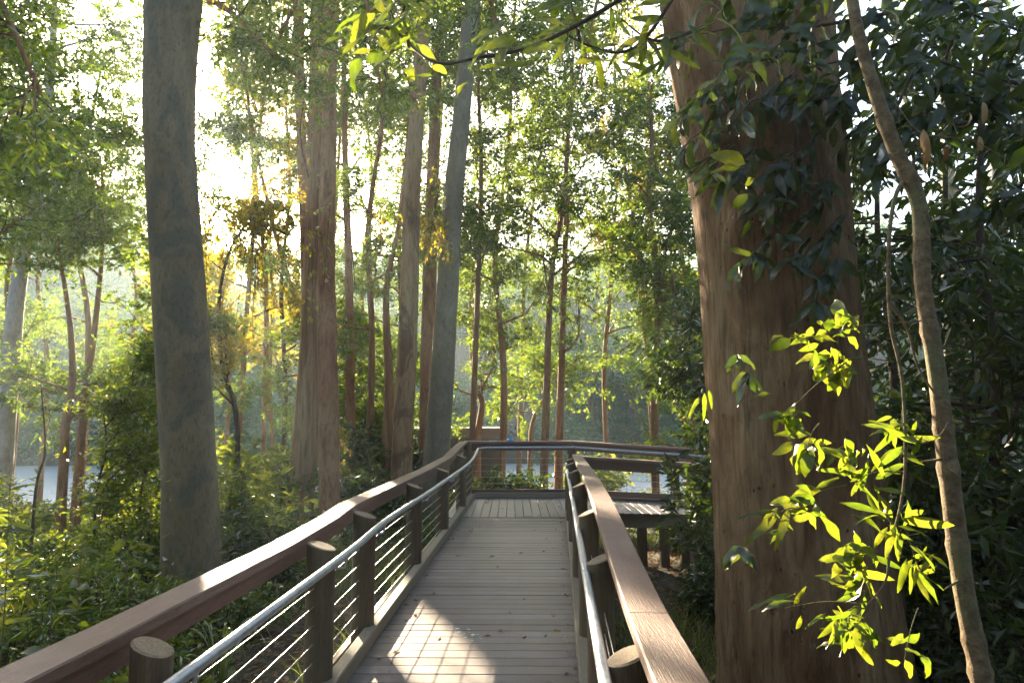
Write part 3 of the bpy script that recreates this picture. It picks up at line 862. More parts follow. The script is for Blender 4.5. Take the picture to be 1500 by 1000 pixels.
tree('slender_tree', 'leafy tree overhanging the upper left corner', 'tree',
     px_trunk([(-120, 640), (-110, 420), (-90, 220), (-60, 60), (-40, -60)], 9), .11, .03, 45, M['brown'], M['leaf'],
     limbs=14, limb_len=2.0, start=.35, subs=8, sub_len=.9, twigs=6, twig_len=.36, per=11, L=.10, W=.04)
tree('slender_tree', 'tree between the grey gum trunk and the sun glare with sparse leaves', 'tree',
     px_trunk([(350, 640), (360, 480), (372, 300), (362, 120), (352, -40)], 21), .11, .03, 46, M['brown'], M['leaf_gold'],
     limbs=14, limb_len=2.2, start=.4, subs=7, sub_len=1.0, twigs=5, twig_len=.4, keep=.06, **fine)

for q, (pix, Y, r_, lm, n_, ll, lab) in enumerate([
    ([(190, 690), (185, 560), (200, 430), (180, 320), (185, 240)], 26, .12, 'leaf', 20, 3.0, 'hazy leafy tree left of the grey gum trunk by the water'),
    ([(60, 690), (70, 540), (55, 400), (80, 300), (70, 200)], 24, .12, 'leaf', 22, 3.0, 'hazy leafy tree behind the forked pale stem'),
    ([(-40, 690), (-30, 520), (-50, 380), (-20, 240), (-40, 100)], 20, .12, 'leaf', 22, 2.8, 'leafy tree beyond the left edge of the lake shore'),
    ([(330, 690), (335, 560), (325, 450), (335, 390), (330, 350)], 26, .10, 'leaf_gold', 16, 2.2, 'golden tree below the sun glare on the shore'),
    ([(400, 690), (395, 560), (400, 440), (395, 380), (398, 330)], 24, .10, 'leaf_gold', 18, 2.2, 'golden tree just left of the dark rough trunk on the shore'),
    ([(505, 700), (500, 620), (510, 540), (505, 470)], 20, .08, 'leaf', 22, 1.7, 'low bushy tree behind the thin reddish stem'),
    ([(572, 700), (566, 640), (575, 580), (570, 510)], 20.5, .08, 'leaf', 22, 1.8, 'low bushy tree left of the tan trunk foot'),
    ([(120, 690), (130, 480), (110, 330), (130, 200), (150, 90)], 19, .11, 'leaf', 22, 2.6, 'leafy tree between the forked pale stem and the gum trunk'),
    ([(385, 690), (390, 420), (375, 250), (390, 110), (385, -40)], 23, .11, 'leaf', 24, 2.4, 'tall leafy tree just left of the dark rough trunk'),
    ([(540, 690), (530, 420), (545, 260), (530, 110), (540, -40)], 24, .11, 'leaf', 24, 2.6, 'tall leafy tree deep between the thin reddish stem and tan trunk'),
    ([(480, 690), (470, 520), (490, 330), (500, 150), (505, -20)], 22, .12, 'leaf', 20, 2.8, 'leafy tree deep behind the dark and reddish trunks'),
    ([(650, 690), (655, 480), (640, 300), (650, 120), (660, -40)], 23, .12, 'leaf', 20, 3.0, 'leafy tree deep behind the blue-grey trunk'),
    ([(760, 690), (765, 520), (770, 380), (790, 240), (800, 120)], 24, .11, 'leaf', 18, 3.0, 'green tree on the shore left of the two slim stems'),
    ([(890, 690), (885, 540), (895, 420), (900, 330), (905, 260)], 22, .11, 'leaf', 18, 2.8, 'green tree on the shore right of the two slim stems'),
    ([(250, 690), (258, 520), (240, 400), (225, 300), (230, 230)], 22, .12, 'leaf', 18, 2.8, 'tree on the shore behind the grey gum trunk'),
    ([(15, 690), (25, 560), (10, 430), (20, 330), (0, 220)], 18, .11, 'leaf', 20, 2.4, 'leafy tree at the far left of the lake shore'),
    ([(-60, 690), (-50, 520), (-40, 380), (-20, 200), (0, 40)], 12, .10, 'leaf', 18, 2.0, 'leafy tree half out of view at the left edge'),
    ([(600, 690), (590, 500), (585, 330), (600, 150), (590, -60)], 19, .10, 'leaf', 22, 2.2, 'slim leafy tree between the tan and blue-grey trunks'),
    ([(690, 690), (700, 420), (705, 250), (700, 100), (705, -80)], 16.5, .09, 'leaf', 20, 2.0, 'slim leafy tree just right of the blue-grey trunk'),
    ([(960, 690), (945, 480), (930, 330), (905, 180), (900, 60)], 20, .11, 'leaf_gold', 16, 2.2, 'tree with yellow sunlit tips left of the huge trunk'),
    ([(1010, 690), (1020, 520), (1000, 380), (985, 270), (980, 200)], 17, .10, 'leaf', 18, 2.0, 'green tree half hidden by the huge trunk'),
    ([(450, 690), (440, 480), (400, 330), (372, 200), (350, 60)], 19, .09, 'leaf', 22, 2.0, 'leafy tree leaning left behind the dark rough trunk')]):
    tree('slender_tree', lab, 'tree', px_trunk(pix, Y), r_, .03, 160+q, M['brown'], M[lm], limbs=n_, limb_len=ll, start=.22 if n_ == 22 and r_ < .1 else .40, subs=8, sub_len=1.05, twigs=6, twig_len=.4, twig_wood=False, **fine)
for q, (px_, py_, Y, lab) in enumerate([
    (60, 560, 8.5, 'feathery fine leaved sapling at the left catching back light'), (150, 590, 9.5, 'feathery fine leaved sapling left of the gum trunk'),
    (-30, 520, 7.0, 'feathery fine leaved sapling cut by the left edge'),
    (215, 600, 12.0, 'feathery fine leaved sapling half behind the gum trunk')]):
    tree('feathery_sapling', lab, 'sapling', px_trunk([(px_-8, 720), (px_+6, 660), (px_, py_)], Y), .022, .006, 180+q, M['twig'], M['leaf_shrub'],
         limbs=14, limb_len=.95, start=.15, subs=6, sub_len=.5, twigs=6, twig_len=.26, per=12, L=.10, W=.034, ldroop=.2, keep=.3)

# canopy boughs that hang into the top of the frame
for q, (pa, pb_, Y, lab, lm) in enumerate([
    ((290, -10), (430, 110), 9.0, 'bare reddish bough reaching right from the grey gum with dark leaf tufts', 'leaf'),
    ((470, -60), (380, 120), 10.5, 'leafy bough hanging left of the dark rough trunk top', 'leaf'),
    ((520, -80), (560, 140), 10.0, 'leafy bough hanging between the dark and tan trunks', 'leaf'),
    ((690, -80), (760, 150), 11.0, 'leafy bough hanging right of the blue-grey trunk', 'leaf'),
    ((900, -100), (850, 120), 12.5, 'airy bough hanging over the white sky gap', 'leaf'),
    ((-40, -60), (60, 140), 6.5, 'green bough hanging in the top left corner', 'leaf')]):
    a, b_ = at(pa[0], pa[1], Y), at(pb_[0], pb_[1], Y)
    rng = np.random.default_rng(60+q)
    root = empty('bough', lab, 'bough', tuple(a))
    tb, cb = MB(), MB()
    tw = grow(tb, cb, np.array([a, a*.6+b_*.4+[0, 0, .12], b_])-a, .05, .015, rng, limbs=9, limb_len=1.1, start=.1, el=(-.6, .5), subs=6, sub_len=.6, twigs=6, twig_len=.3, droop=.12)
    tw = [(p_+a, r_+a) for p_, r_ in tw]
    lv = MB(); leaves(lv, tw, 9, .105, .045, rng, 0, .4, .5)
    if lv.n: cb.add(np.concatenate(lv.v)-a, np.concatenate(lv.q))
    tb.build('branch', M['red'], root, smooth=True); cb.build('foliage', [M[lm], M['twig']], root)

# ------------------------------------------------------------------ golden climbers on the trunks
def climber(label, pix, Y, spread, n, seed, lm='leaf_gold', L=.12, W=.075, hang=.5):
    rng = np.random.default_rng(seed)
    P = smooth_path([at(a, b_, Y) for a, b_ in pix], 6); o0 = P[0]
    root = empty('climbing_vine', label, 'vine', tuple(o0))
    sb, fb = MB(), MB()
    sb.tube(P-o0, .012, 5)
    segs_ = []
    for k in range(n):
        p, d = along(P, rng.random()*.999)
        e = p + rng.standard_normal(3)*[spread, spread*.6, spread*.5]
        h = [e, e - np.array([rng.normal(0, .08), rng.normal(0, .08), hang*(.4+rng.random())])]
        if not beam_mask(np.array([e, h[1], (e+h[1])/2, (p+e)/2]), 0, rng).all(): continue
        sb.tube(np.array([p, (p+e)/2+[0, 0, .08], e, h[1]])-o0, .005, 3, cap=False)
        segs_.append(h); segs_.append((p*.5+e*.5, e))
    leaves(fb, segs_, 9, L, W, rng, 0, .6, .25, keep=.07)
    fb.v = [q-o0 for q in fb.v]
    sb.build('stem', M['twig'], root, smooth=True)
    if fb.n: fb.build('foliage', M[lm], root)
climber('golden leaved climber spilling from the tan trunk to the blue-grey trunk', [(628, 360), (640, 290), (655, 210)], 14.6, .42, 70, 71)
climber('golden leaved climber wrapped on the reddish trunk behind the dark one', [(486, 520), (480, 420), (478, 330)], 14.8, .16, 26, 72)
climber('curtain of golden leaves hanging left of the dark rough trunk', [(330, 360), (380, 330), (435, 350)], 13, .5, 90, 73, hang=1.3)
climber('golden leaved climber high on the dark rough trunk', [(452, 260), (440, 200), (446, 140)], 14.2, .2, 18, 74)
climber('yellow leaves low on the reddish trunk foot', [(490, 720), (484, 640), (488, 580)], 14.5, .2, 20, 75, hang=.3)
climber('sparse golden leaves around the thin reddish stem', [(520, 420), (515, 300), (560, 330)], 15.6, .45, 34, 76)

# ------------------------------------------------------------------ shrubs
def make_shrub(name, label, seed, h, spread, n, lm, L, W, per, droop=.35, flat=.35, whorl=False, cat='shrub'):
    """built at the origin"""
    rng = np.random.default_rng(seed)
    root = empty(name, label, cat)
    sb, fb = MB(), MB(); segs_ = []
    for k in range(n):
        a = rng.random()*2*pi; r = spread*math.sqrt(rng.random())
        tip = np.array([cos(a)*r, sin(a)*r, h*(.45+.6*rng.random())*(1-.35*(r/spread)**2)])
        b0 = np.array([cos(a)*r*.25, sin(a)*r*.25, 0])
        P = smooth_path([b0, b0*.5+tip*.5+[0, 0, h*.1], tip], 3)
        sb.tube(P, np.linspace(.010, .003, len(P)), 4, cap=False)
        for q in range(5):
            p, d = along(P, .3+.7*(q+rng.random())/5*.999)
            e = p + nrm(d*.5 + rng.standard_normal(3)*[1, 1, .5])*.22*(.6+rng.random())
            sb.tube([p, e], .003, 3, cap=False)
            segs_.append((p, e))
        segs_.append((P[-2], P[-1] + nrm(P[-1]-P[-2])*.1))
    leaves(fb, segs_, per, L, W, rng, 0, droop, flat, cull=False)
    sb.build('stem', M['twig'], root, smooth=True); fb.build('foliage', M[lm], root)
    return root
def put(root, px_, Y, sc=1.0, rz=0.0, dx=0):
    p = onground(px_, Y)
    root.location = (p[0]+dx, p[1], p[2]); root.scale = (sc,)*3; root.rotation_euler = (0, 0, rz)
protos = {
    'broad': make_shrub('shrub', 'x', 81, 1.3, .75, 44, 'leaf_shrub', .12, .05, 8),
    'lance': make_shrub('shrub', 'x', 82, 1.4, .7, 44, 'leaf_shrub', .17, .032, 9, .1, .3),
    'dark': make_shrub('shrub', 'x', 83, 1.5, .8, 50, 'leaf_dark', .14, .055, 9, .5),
    'low': make_shrub('shrub', 'x', 84, .7, .8, 40, 'leaf_shrub', .09, .045, 9),
    'dead': make_shrub('dead_fern', 'x', 86, .75, .55, 22, 'dry', .11, .03, 12, .7, .2, cat='fern'),
    'fine': make_shrub('shrub', 'x', 87, 1.2, .8, 60, 'leaf', .07, .03, 14, .3),
    'darkbig': make_shrub('shrub', 'x', 85, 2.4, 1.0, 64, 'leaf_dark', .17, .06, 9, .5),
}
used = set()
SH = [  # kind, px, Y, scale, label
    ('lance', 20, 5.2, .85, 'bright narrow leaved shrub at the left edge catching the sun'),
    ('lance', -60, 6.2, 1.1, 'tall narrow leaved shrub cut by the left edge of the view'),
    ('low', 40, 4.2, .9, 'low sunlit shrub in the bottom left corner above the rail'),
    ('broad', 110, 6.2, .85, 'broad leaved shrub in front of the lake left of the gum trunk'),
    ('broad', 175, 7.0, .9, 'shrub with small round leaves touching the left of the gum trunk'),
    ('low', 140, 5.0, 1.0, 'low dark green shrub just over the left rail'),
    ('low', 215, 5.6, .9, 'low shrub at the foot of the grey gum trunk'),
    ('lance', 345, 10.5, 1.25, 'yellow green feathery shrub right of the grey gum trunk'),
    ('dark', 370, 8.6, .9, 'dark shrub in the shade between the gum and the dark trunk'),
    ('broad', 405, 10.2, 1.0, 'leafy shrub against the left side of the dark rough trunk'),
    ('low', 330, 7.2, .9, 'low shrub behind the left rail right of the gum foot'),
    ('broad', 60, 10.5, .7, 'shrub on the lake shore below the slim reddish stems'),
    ('broad', 200, 11.5, .9, 'yellowish shrub on the shore just left of the gum trunk'),
    ('lance', -10, 9.5, .8, 'pale sunlit shrub at the far left shore'),
    ('dark', 545, 13.8, 1.0, 'dark green shrub between the thin stem and tan trunk'),
    ('broad', 500, 14.0, .8, 'small shrub behind the reddish trunk foot'),
    ('dark', 735, 15.0, .95, 'dark shrub seen through the cables left of centre on the landing'),
    ('dark', 775, 15.6, .9, 'dark shrub seen through the cables by the slim stems'),
    ('broad', 700, 16.2, .9, 'grey green shrub behind the landing corner post'),
    ('broad', 868, 19.5, 1.4, 'rounded green bush beyond the far rail right of the slim stems'),
    ('darkbig', 1085, 8.4, .95, 'tall dark large leaved shrub left of the huge trunk'),
    ('darkbig', 1066, 7.3, .5, 'drooping dark shrub beside the huge trunk base'),
    ('dark', 1070, 9.3, 1.0, 'dark shrub covering the end of the side path rail'),
    ('dark', 1035, 7.9, .45, 'low glossy shrub under the side path'),
    ('darkbig', 1330, 6.6, 1.05, 'dark tall shrub behind the sapling'),
    ('darkbig', 1440, 6.0, 1.0, 'dark tall shrub at the right edge'),
    ('darkbig', 1500, 4.8, .9, 'dark shrub cut by the right edge of the view'),
    ('dark', 1400, 4.7, .7, 'low dark shrub at the sapling foot'),
    ('dark', 1330, 5.2, .7, 'low dark shrub right of the huge trunk base'),
    ('dark', 1290, 8.8, 1.3, 'shaded shrub deep behind the huge trunk'),
    ('broad', 205, 15.0, 1.3, 'yellow green bush at the water edge left of the gum trunk'),
    ('broad', 0, 12.0, 1.2, 'bush at the water edge behind the narrow leaved left shrubs'),
    ('broad', 330, 15.5, 1.8, 'bush at the water edge right of the grey gum trunk'),
    ('broad', 395, 14.5, 1.6, 'bush at the water edge left of the dark rough trunk'),
    ('dark', 560, 17.5, 1.7, 'tall dark bush behind the grey stems near the tan trunk'),
    ('dead', 95, 6.4, 1.0, 'brown dead fern fronds among the shrubs left of the gum trunk'),
    ('dead', 15, 5.0, .8, 'brown dead fern fronds at the left edge'),
    ('fine', 90, 5.2, .8, 'fine leaved dark shrub near the bottom left corner'),
    ('fine', 160, 6.2, .9, 'fine leaved shrub between the gum trunk and the left shrubs'),
    ('fine', 400, 9.2, .8, 'fine leaved shrub just behind the left rail by the dark trunk'),
    ('fine', 5, 7.5, 1.1, 'tall fine leaved shrub at the far left'),
    ('fine', 230, 9.4, 1.0, 'fine leaved shrub behind the gum trunk foot'),
    ('broad', 1460, 10, 1.5, 'sunny green shrub far right under the pale trunk'),
    ('broad', 1400, 11.5, 1.5, 'yellow tipped shrub in the gap behind the sapling'),
]
rs = random.Random(5)
for kind, px_, Y, sc, lab in SH:
    p = onground(px_, Y); rz = rs.random()*6.28
    if kind not in used:
        used.add(kind); o = protos[kind]; o['label'] = lab
        o.location = p; o.rotation_euler = (0, 0, rz); o.scale = (sc,)*3
    else:
        o = copy_thing(protos[kind], lab, p, rz, sc)
    if kind != 'dead': o['group'] = 'understory shrubs'

# dark leafy trees on the right
for q, (px_, Y, top, lab) in enumerate([
    (1300, 7.5, 90, 'dark large leaved tree behind the sapling'),
    (1450, 5.6, 40, 'dark large leaved tree at the right edge'),
    (1400, 8.5, -40, 'tall dark tree filling the upper right canopy'),
    (1560, 7.0, 60, 'dark tree leaning in from beyond the right edge')]):
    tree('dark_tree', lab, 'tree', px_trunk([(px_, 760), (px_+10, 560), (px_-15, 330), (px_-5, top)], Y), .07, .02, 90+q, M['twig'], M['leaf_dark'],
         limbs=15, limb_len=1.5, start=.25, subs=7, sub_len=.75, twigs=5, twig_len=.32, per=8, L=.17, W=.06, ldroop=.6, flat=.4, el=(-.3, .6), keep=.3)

# ------------------------------------------------------------------ large single leaves
def leaf_mesh(name, L, W, seed, curl=.35, mats=None, fold=.25):
    rng = np.random.default_rng(seed)
    n = 7; t = np.linspace(0, 1, n)
    wv = W/2*np.sin(pi*np.clip(t, 0, 1)**.85)**.8*(1-.15*t); wv[0] = .002; wv[-1] = .001
    ang = -curl*t*t*1.2
    y_ = np.cumsum(np.concatenate([[0], np.diff(t)*L*np.cos(ang[1:])])); z_ = np.cumsum(np.concatenate([[0], np.diff(t)*L*np.sin(ang[1:])]))
    wave = .13*W*np.sin(t*10+rng.random()*6); bend = .10*L*(rng.random()-.5)*2*t*t; tw = .5*(rng.random()-.5)*t
    V = []
    for k in range(n):
        V += [[bend[k]-wv[k], y_[k], z_[k]+(fold-tw[k])*wv[k]+wave[k]], [bend[k], y_[k], z_[k]], [bend[k]+wv[k], y_[k], z_[k]+(fold+tw[k])*wv[k]-wave[k]]]
    Q = [[3*k+j, 3*k+j+1, 3*k+j+4, 3*k+j+3] for k in range(n-1) for j in (0, 1)]
    mb = MB(); mb.add(V, Q)
    return mb.mesh(name, mats, smooth=True)
BIG = [leaf_mesh('leaf', .15, .056, 1, .4, M['leaf_big']), leaf_mesh('leaf', .15, .064, 2, .8, M['leaf_big']), leaf_mesh('leaf', .165, .056, 3, .15, M['leaf_big']), leaf_mesh('leaf', .12, .058, 4, 1.1, M['leaf_big']), leaf_mesh('leaf', .10, .05, 14, .5, M['leaf_big'], .5)]
BIGD = [leaf_mesh('leaf', .19, .062, 5, .5, M['leaf_bigdark']), leaf_mesh('leaf', .17, .07, 6, .8, M['leaf_bigdark']), leaf_mesh('leaf', .21, .055, 7, .3, M['leaf_bigdark'])]
LANCE = [leaf_mesh('leaf', .19, .038, 8, .35, M['leaf_big']), leaf_mesh('leaf', .17, .034, 9, .1, M['leaf_big']), leaf_mesh('leaf', .2, .042, 10, .6, M['leaf_big'])]
DRY = [leaf_mesh('leaf', .13, .035, 11, 1.2, M['dry_obj'], .6), leaf_mesh('leaf', .11, .03, 12, 1.6, M['dry_obj'], .7)]
from mathutils import Matrix
def put_leaf(parent, p, d, rng, meshes, sc=1.0, up=None, name='leaf'):
    """a leaf whose base sits at p and whose blade points along d"""
    d = nrm(d); n_ = nrm((np.array([0, 0, 1.0]) if up is None else np.asarray(up, float)) + rng.standard_normal(3)*.45)
    x_ = nrm(np.cross(d, n_)); n_ = np.cross(x_, d)
    o = bpy.data.objects.new(name, meshes[rng.integers(len(meshes))]); C.objects.link(o); o.parent = parent
    s = sc*(.75+.5*rng.random())
    m4 = Matrix(((x_[0]*s, d[0]*s, n_[0]*s, p[0]), (x_[1]*s, d[1]*s, n_[1]*s, p[1]), (x_[2]*s, d[2]*s, n_[2]*s, p[2]), (0, 0, 0, 1)))
    o.matrix_local = m4
    return o

# sapling on the right with its sunlit sprays
rng = np.random.default_rng(101)
YS = 3.2
sp_ = [(1447, 1060), (1440, 1000), (1412, 860), (1388, 680), (1371, 540), (1352, 420), (1346, 300), (1312, 220), (1281, 130), (1256, 40), (1240, -60), (1215, -220)]
sw = [39, 37, 35, 33, 31, 28, 28, 27, 24, 22, 20, 16]
P = [at(a, b_, YS) for a, b_ in sp_]; sb0 = P[0].copy(); sb0[2] = float(ground_z(sb0[0], YS))-.1
sap = empty('sapling', 'slender curved sapling in front of the dark foliage with bright sunlit leaves', 'tree', tuple(sb0))
Sx = smooth_path(np.array([sb0]+P), 8); R = np.interp(np.linspace(0, 12, len(Sx)), np.arange(13), np.array([40]+sw)*YS/2000*.78)
Lx = np.concatenate([[0], np.cumsum(np.linalg.norm(np.diff(Sx, axis=0), axis=1))])
Sd = np.linspace(0, Lx[-1], 150); Sx = np.stack([np.interp(Sd, Lx, Sx[:, q]) for q in range(3)], 1); R = np.interp(Sd, Lx, R)
for zi in (.5, .86, 1.2, 1.33, 1.75, 2.1, 2.3, 2.75, 3.1, 3.5, 3.8): R = R*(1 + .2*np.exp(-((Sd-zi)/.025)**2))
tb = MB(); tb.tube(Sx-sb0, R, 16, rough=.07, rng=rng)
for a, b_, c, d in ((1408, 700, 1376, 675), (1385, 862, 1412, 845), (1350, 676, 1385, 672)):
    tb.tube([at(c, d, YS)-sb0, at(a, b_, YS-.08)-sb0], [.008, .004], 5)
tb.build('trunk', M['sapling'], sap, smooth=True)
def twig(parent, pts, r=.005, origin=None):
    mb = MB(); Pp = smooth_path(pts, 6); mb.tube(Pp-origin, np.linspace(r, r*.45, len(Pp)), 6); mb.build('twig', M['sapling'], parent, smooth=True)
    return Pp
V1 = [(1330, 255, 3.24), (1311, 290, 3.14), (1302, 360, 3.12), (1304, 470, 3.12), (1322, 560, 3.10), (1325, 700, 3.10), (1305, 800, 3.08), (1297, 850, 3.07), (1272, 885, 3.05)]
V2 = [(1304, 440, 3.12), (1330, 485, 3.14), (1346, 540, 3.17), (1386, 605, 3.17), (1374, 640, 3.12), (1330, 655, 3.09)]
twig(sap, [at(*q) for q in V1], .012, sb0); twig(sap, [at(*q) for q in V2], .007, sb0)
clus = [  # twig from -> cluster, number of leaves, main direction (px) , family
    ((1350, 470), (1165, 500), 6, (-1, -.25), BIG), ((1290, 500), (1225, 478), 7, (.2, -.8), BIG), ((1310, 530), (1210, 530), 9, (-.3, .9), BIG),
    ((1240, 530), (1140, 620), 6, (-.5, .8), BIG), ((1200, 620), (1180, 660), 6, (-.1, 1), BIG), ((1322, 600), (1322, 640), 8, (-.5, -.4), LANCE),
    ((1325, 690), (1245, 705), 8, (-.2, -.7), LANCE), ((1240, 710), (1170, 740), 6, (-.9, .1), BIG), ((1170, 745), (1135, 758), 4, (-.8, .5), LANCE),
    ((1305, 790), (1305, 765), 9, (-.3, -.5), LANCE), ((1290, 810), (1245, 815), 10, (-.5, -.1), BIG), ((1325, 770), (1345, 835), 7, (.6, .5), LANCE),
    ((1272, 885), (1225, 910), 9, (-.2, 1), LANCE), ((1250, 830), (1262, 850), 6, (.1, 1), LANCE), ((1272, 885), (1150, 890), 2, (-1, -.1), LANCE),
    ((1272, 885), (1250, 925), 6, (.4, .9), BIG), ((1345, 890), (1325, 965), 3, (-.4, .9), BIG), ((1225, 660), (1250, 660), 4, (.2, .9), BIG)]
for (fx, fy), (cx, cy_), n, dr, fam in clus:
    Yc = 3.12 + rng.normal(0, .05)
    a, c = at(fx, fy, 3.12), at(cx, cy_, Yc)
    twig(sap, [a, (a+c)/2+[0, 0, .02], c], .0035, sb0)
    for k in range(int(n*2.4)):
        t = rng.random()*.8
        p = c*(1-t*.4)+a*t*.4
        d = np.array([dr[0], 0, -dr[1]])*.7 + rng.standard_normal(3)*[.8, .6, .65] - [0, 0, .15]
        put_leaf(sap, p+rng.normal(0, .035, 3)-sb0, d, rng, fam, 0.5+.5*rng.random(), up=(-.1, -.75, .6))
# dead curled leaves caught on bare twigs
dt = twig(sap, [at(1310, 150, 3.2), at(1350, 195, 3.15), at(1420, 205, 3.1), at(1478, 235, 3.1)], .004, sb0)
for px_, py_ in ((1355, 205), (1385, 215), (1435, 200), (1352, 190), (1440, 150), (1420, 165)):
    put_leaf(sap, at(px_, py_, 3.14)-sb0, np.array([.1, 0, -1.0]), rng, DRY, 1.0, up=(0, -1, .2), name='dead_leaf')

# climber with big dark leaves on the huge trunk
rng = np.random.default_rng(111)
o0 = at(1180, 420, 4.3)
vine = empty('climbing_vine', 'dark large leaved climber hanging across the huge tan trunk', 'vine', tuple(o0))
for k in range(37):
    cx = 985 + 250*rng.random()**.8; cyy = 130 + 270*rng.random()
    if cx < 1075 and cyy > 330: cyy -= 120
    Yc = 4.25 + .25*rng.random() + (.25 if cx < 1020 else 0) - (.0)
    a, c = at(cx+45+rng.normal(0, 15), cyy-45, Yc+.15), at(cx, cyy, Yc)
    mb = MB(); mb.tube(np.array([a, (a+c)/2+[0, 0, .03], c])-o0, [.006, .004, .003], 4); mb.build('stem', M['twig'], vine, smooth=True)
    for q in range(7):
        t = rng.random()
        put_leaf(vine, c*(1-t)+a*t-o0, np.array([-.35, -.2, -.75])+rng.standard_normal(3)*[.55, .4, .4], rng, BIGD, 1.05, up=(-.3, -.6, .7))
for cx, cyy in ((1210, 400), (1195, 440), (1225, 380), (1085, 800), (1080, 520), (1095, 545)):
    c = at(cx, cyy, 4.35)
    for q in range(5):
        put_leaf(vine, c-o0, np.array([-.2, -.2, -.8])+rng.standard_normal(3)*[.5, .4, .35], rng, BIGD, 1.0, up=(-.3, -.6, .7))
# a lit sprig on that climber
rng = np.random.default_rng(113)
for cx, cyy, dx, dz in ((1070, 245, -.9, -.1), (1085, 262, -.9, -.5), (1075, 285, -.8, -.6), (1072, 240, -.8, .3), (1012, 575, -.1, -1), (1005, 580, -.5, -.9), (1018, 570, .2, -1)):
    put_leaf(vine, at(cx+20, cyy, 3.9)-o0, np.array([dx, -.1, dz]), rng, BIG if cyy < 400 else LANCE, 1.3 if cyy < 400 else .75, up=(-.2, -.7, .6))

# overhanging branches at the top
def overhang(label, lines, Y, n, seed, fam, sc, dirv=(-.3, -.1, -.6), group=None):
    rng = np.random.default_rng(seed)
    o0 = at(*lines[0][0], Y)
    root = empty('overhanging_branch', label, 'branch', tuple(o0))
    tot = sum(1 for _ in lines)
    for ln in lines:
        Pp = smooth_path([at(a, b_, Y+rng.normal(0, .1)) for a, b_ in ln], 6)
        mb = MB(); mb.tube(Pp-o0, np.linspace(.011, .003, len(Pp)), 6); mb.build('twig', M['twig'], root, smooth=True)
        for k in range(n//tot):
            p, d = along(Pp, rng.random()*.999)
            p = p + rng.standard_normal(3)*[.05, .08, .04]
            put_leaf(root, p-o0, np.array(dirv)+rng.standard_normal(3)*[.75, .5, .4]+d*.3, rng, fam, sc, up=(0, -.75, .6))
overhang('bright green leafy branch tip hanging at the top centre', [[(960, -30), (800, 60), (700, 85), (640, 92), (590, 55), (570, 10)], [(590, 55), (560, 40), (545, 60)], [(600, 70), (590, 20), (610, -20)]], 3.0, 64, 121, BIG+LANCE, 1.0, (-.5, -.1, -.25))
overhang('green leafy branch at the top left of the huge trunk', [[(1010, -40), (930, 70), (850, 62), (800, 20)], [(1030, 40), (960, 60), (900, 20)], [(850, 60), (830, -20)]], 3.3, 75, 122, LANCE, 1.0, (-.3, -.1, -.5))
overhang('dark leafy branch crossing the top of the huge trunk', [[(1300, 20), (1180, 40), (1080, 40), (990, 60)], [(1280, -40), (1150, -10), (1040, 0)], [(1200, 30), (1140, 80), (1080, 95)], [(1330, 60), (1250, 85), (1180, 100)]], 3.7, 150, 123, BIGD, .95)
overhang('tangled dark branches with lit leaves in the top right corner', [[(1560, 140), (1440, 110), (1330, 70), (1270, 20)], [(1540, 60), (1420, 20), (1320, -20)], [(1560, 230), (1470, 180), (1390, 120)], [(1520, 20), (1480, 90), (1440, 160)], [(1340, 100), (1300, 190), (1290, 260)], [(1560, 330), (1500, 290), (1430, 300)], [(1400, 40), (1370, 130), (1340, 190)]], 4.0, 260, 124, BIGD, 1.0)
rng = np.random.default_rng(126)

# ------------------------------------------------------------------ ground cover
def ground_cover(name, label, region, n, kind, mtl, seed):
    rng = np.random.default_rng(seed); mb = MB()
    X = rng.uniform(region[0], region[1], n); Y = rng.uniform(region[2], region[3], n)
    ok = ~((X > LK(Y)-.15) & (X < RK(Y)+.15) & (Y < 13))
    X, Y = X[ok], Y[ok]
    if kind == 'grass':
        cl = np.sin(X*1.9+1)*np.sin(Y*1.6+.5) + np.sin(X*.7-Y*.9)
        k = cl > -.1 + rng.random(len(X))*.5; X, Y = X[k], Y[k]
    n = len(X); Z = ground_z(X, Y)
    P = np.stack([X, Y, Z], 1)
    if kind == 'grass':
        A = nrm(np.stack([rng.normal(0, .45, n), rng.normal(0, .45, n), np.ones(n)], 1)); h = (.10+.28*rng.random(n)**2)[:, None]
        B = nrm(np.cross(A, rng.standard_normal((n, 3))))*.006
        bend = nrm(A*[1, 1, .1])*h*.35
        V = np.stack([P-B, P+B, P+A*h*.6+B*.7+bend*.25, P+A*h*.6-B*.7+bend*.25, P+A*h*.95+bend], 1)
        idx = np.arange(n)[:, None]*5
        mb.add(V.reshape(-1, 3), idx+[0, 1, 2, 3], idx+[3, 2, 4])
    else:
        A = nrm(np.stack([rng.normal(0, 1, n), rng.normal(0, 1, n), rng.normal(0, .22, n)], 1)); l = (.05+.08*rng.random(n))[:, None]
        Nn = nrm(np.stack([rng.normal(0, .3, n), rng.normal(0, .3, n), np.ones(n)], 1)); B = np.cross(A, Nn)*l*.2
        P = P + [0, 0, .012]
        V = np.stack([P, P+A*l*.45+B+Nn*l*.08, P+A*l, P+A*l*.45-B+Nn*l*.08], 1)
        mb.add(V.reshape(-1, 3), np.arange(n*4).reshape(-1, 4))
    tag(mb.build(name, mtl), label, None, None, 'stuff')
ground_cover('grass', 'grass tufts on the forest floor beside the boardwalk', (-9, 7, 2, 14), 60000, 'grass', M['grass'], 131)
ground_cover('leaf_litter', 'dry brown leaf litter on the forest floor', (-8, 6, 1.5, 13), 30000, 'litter', M['dry'], 132)
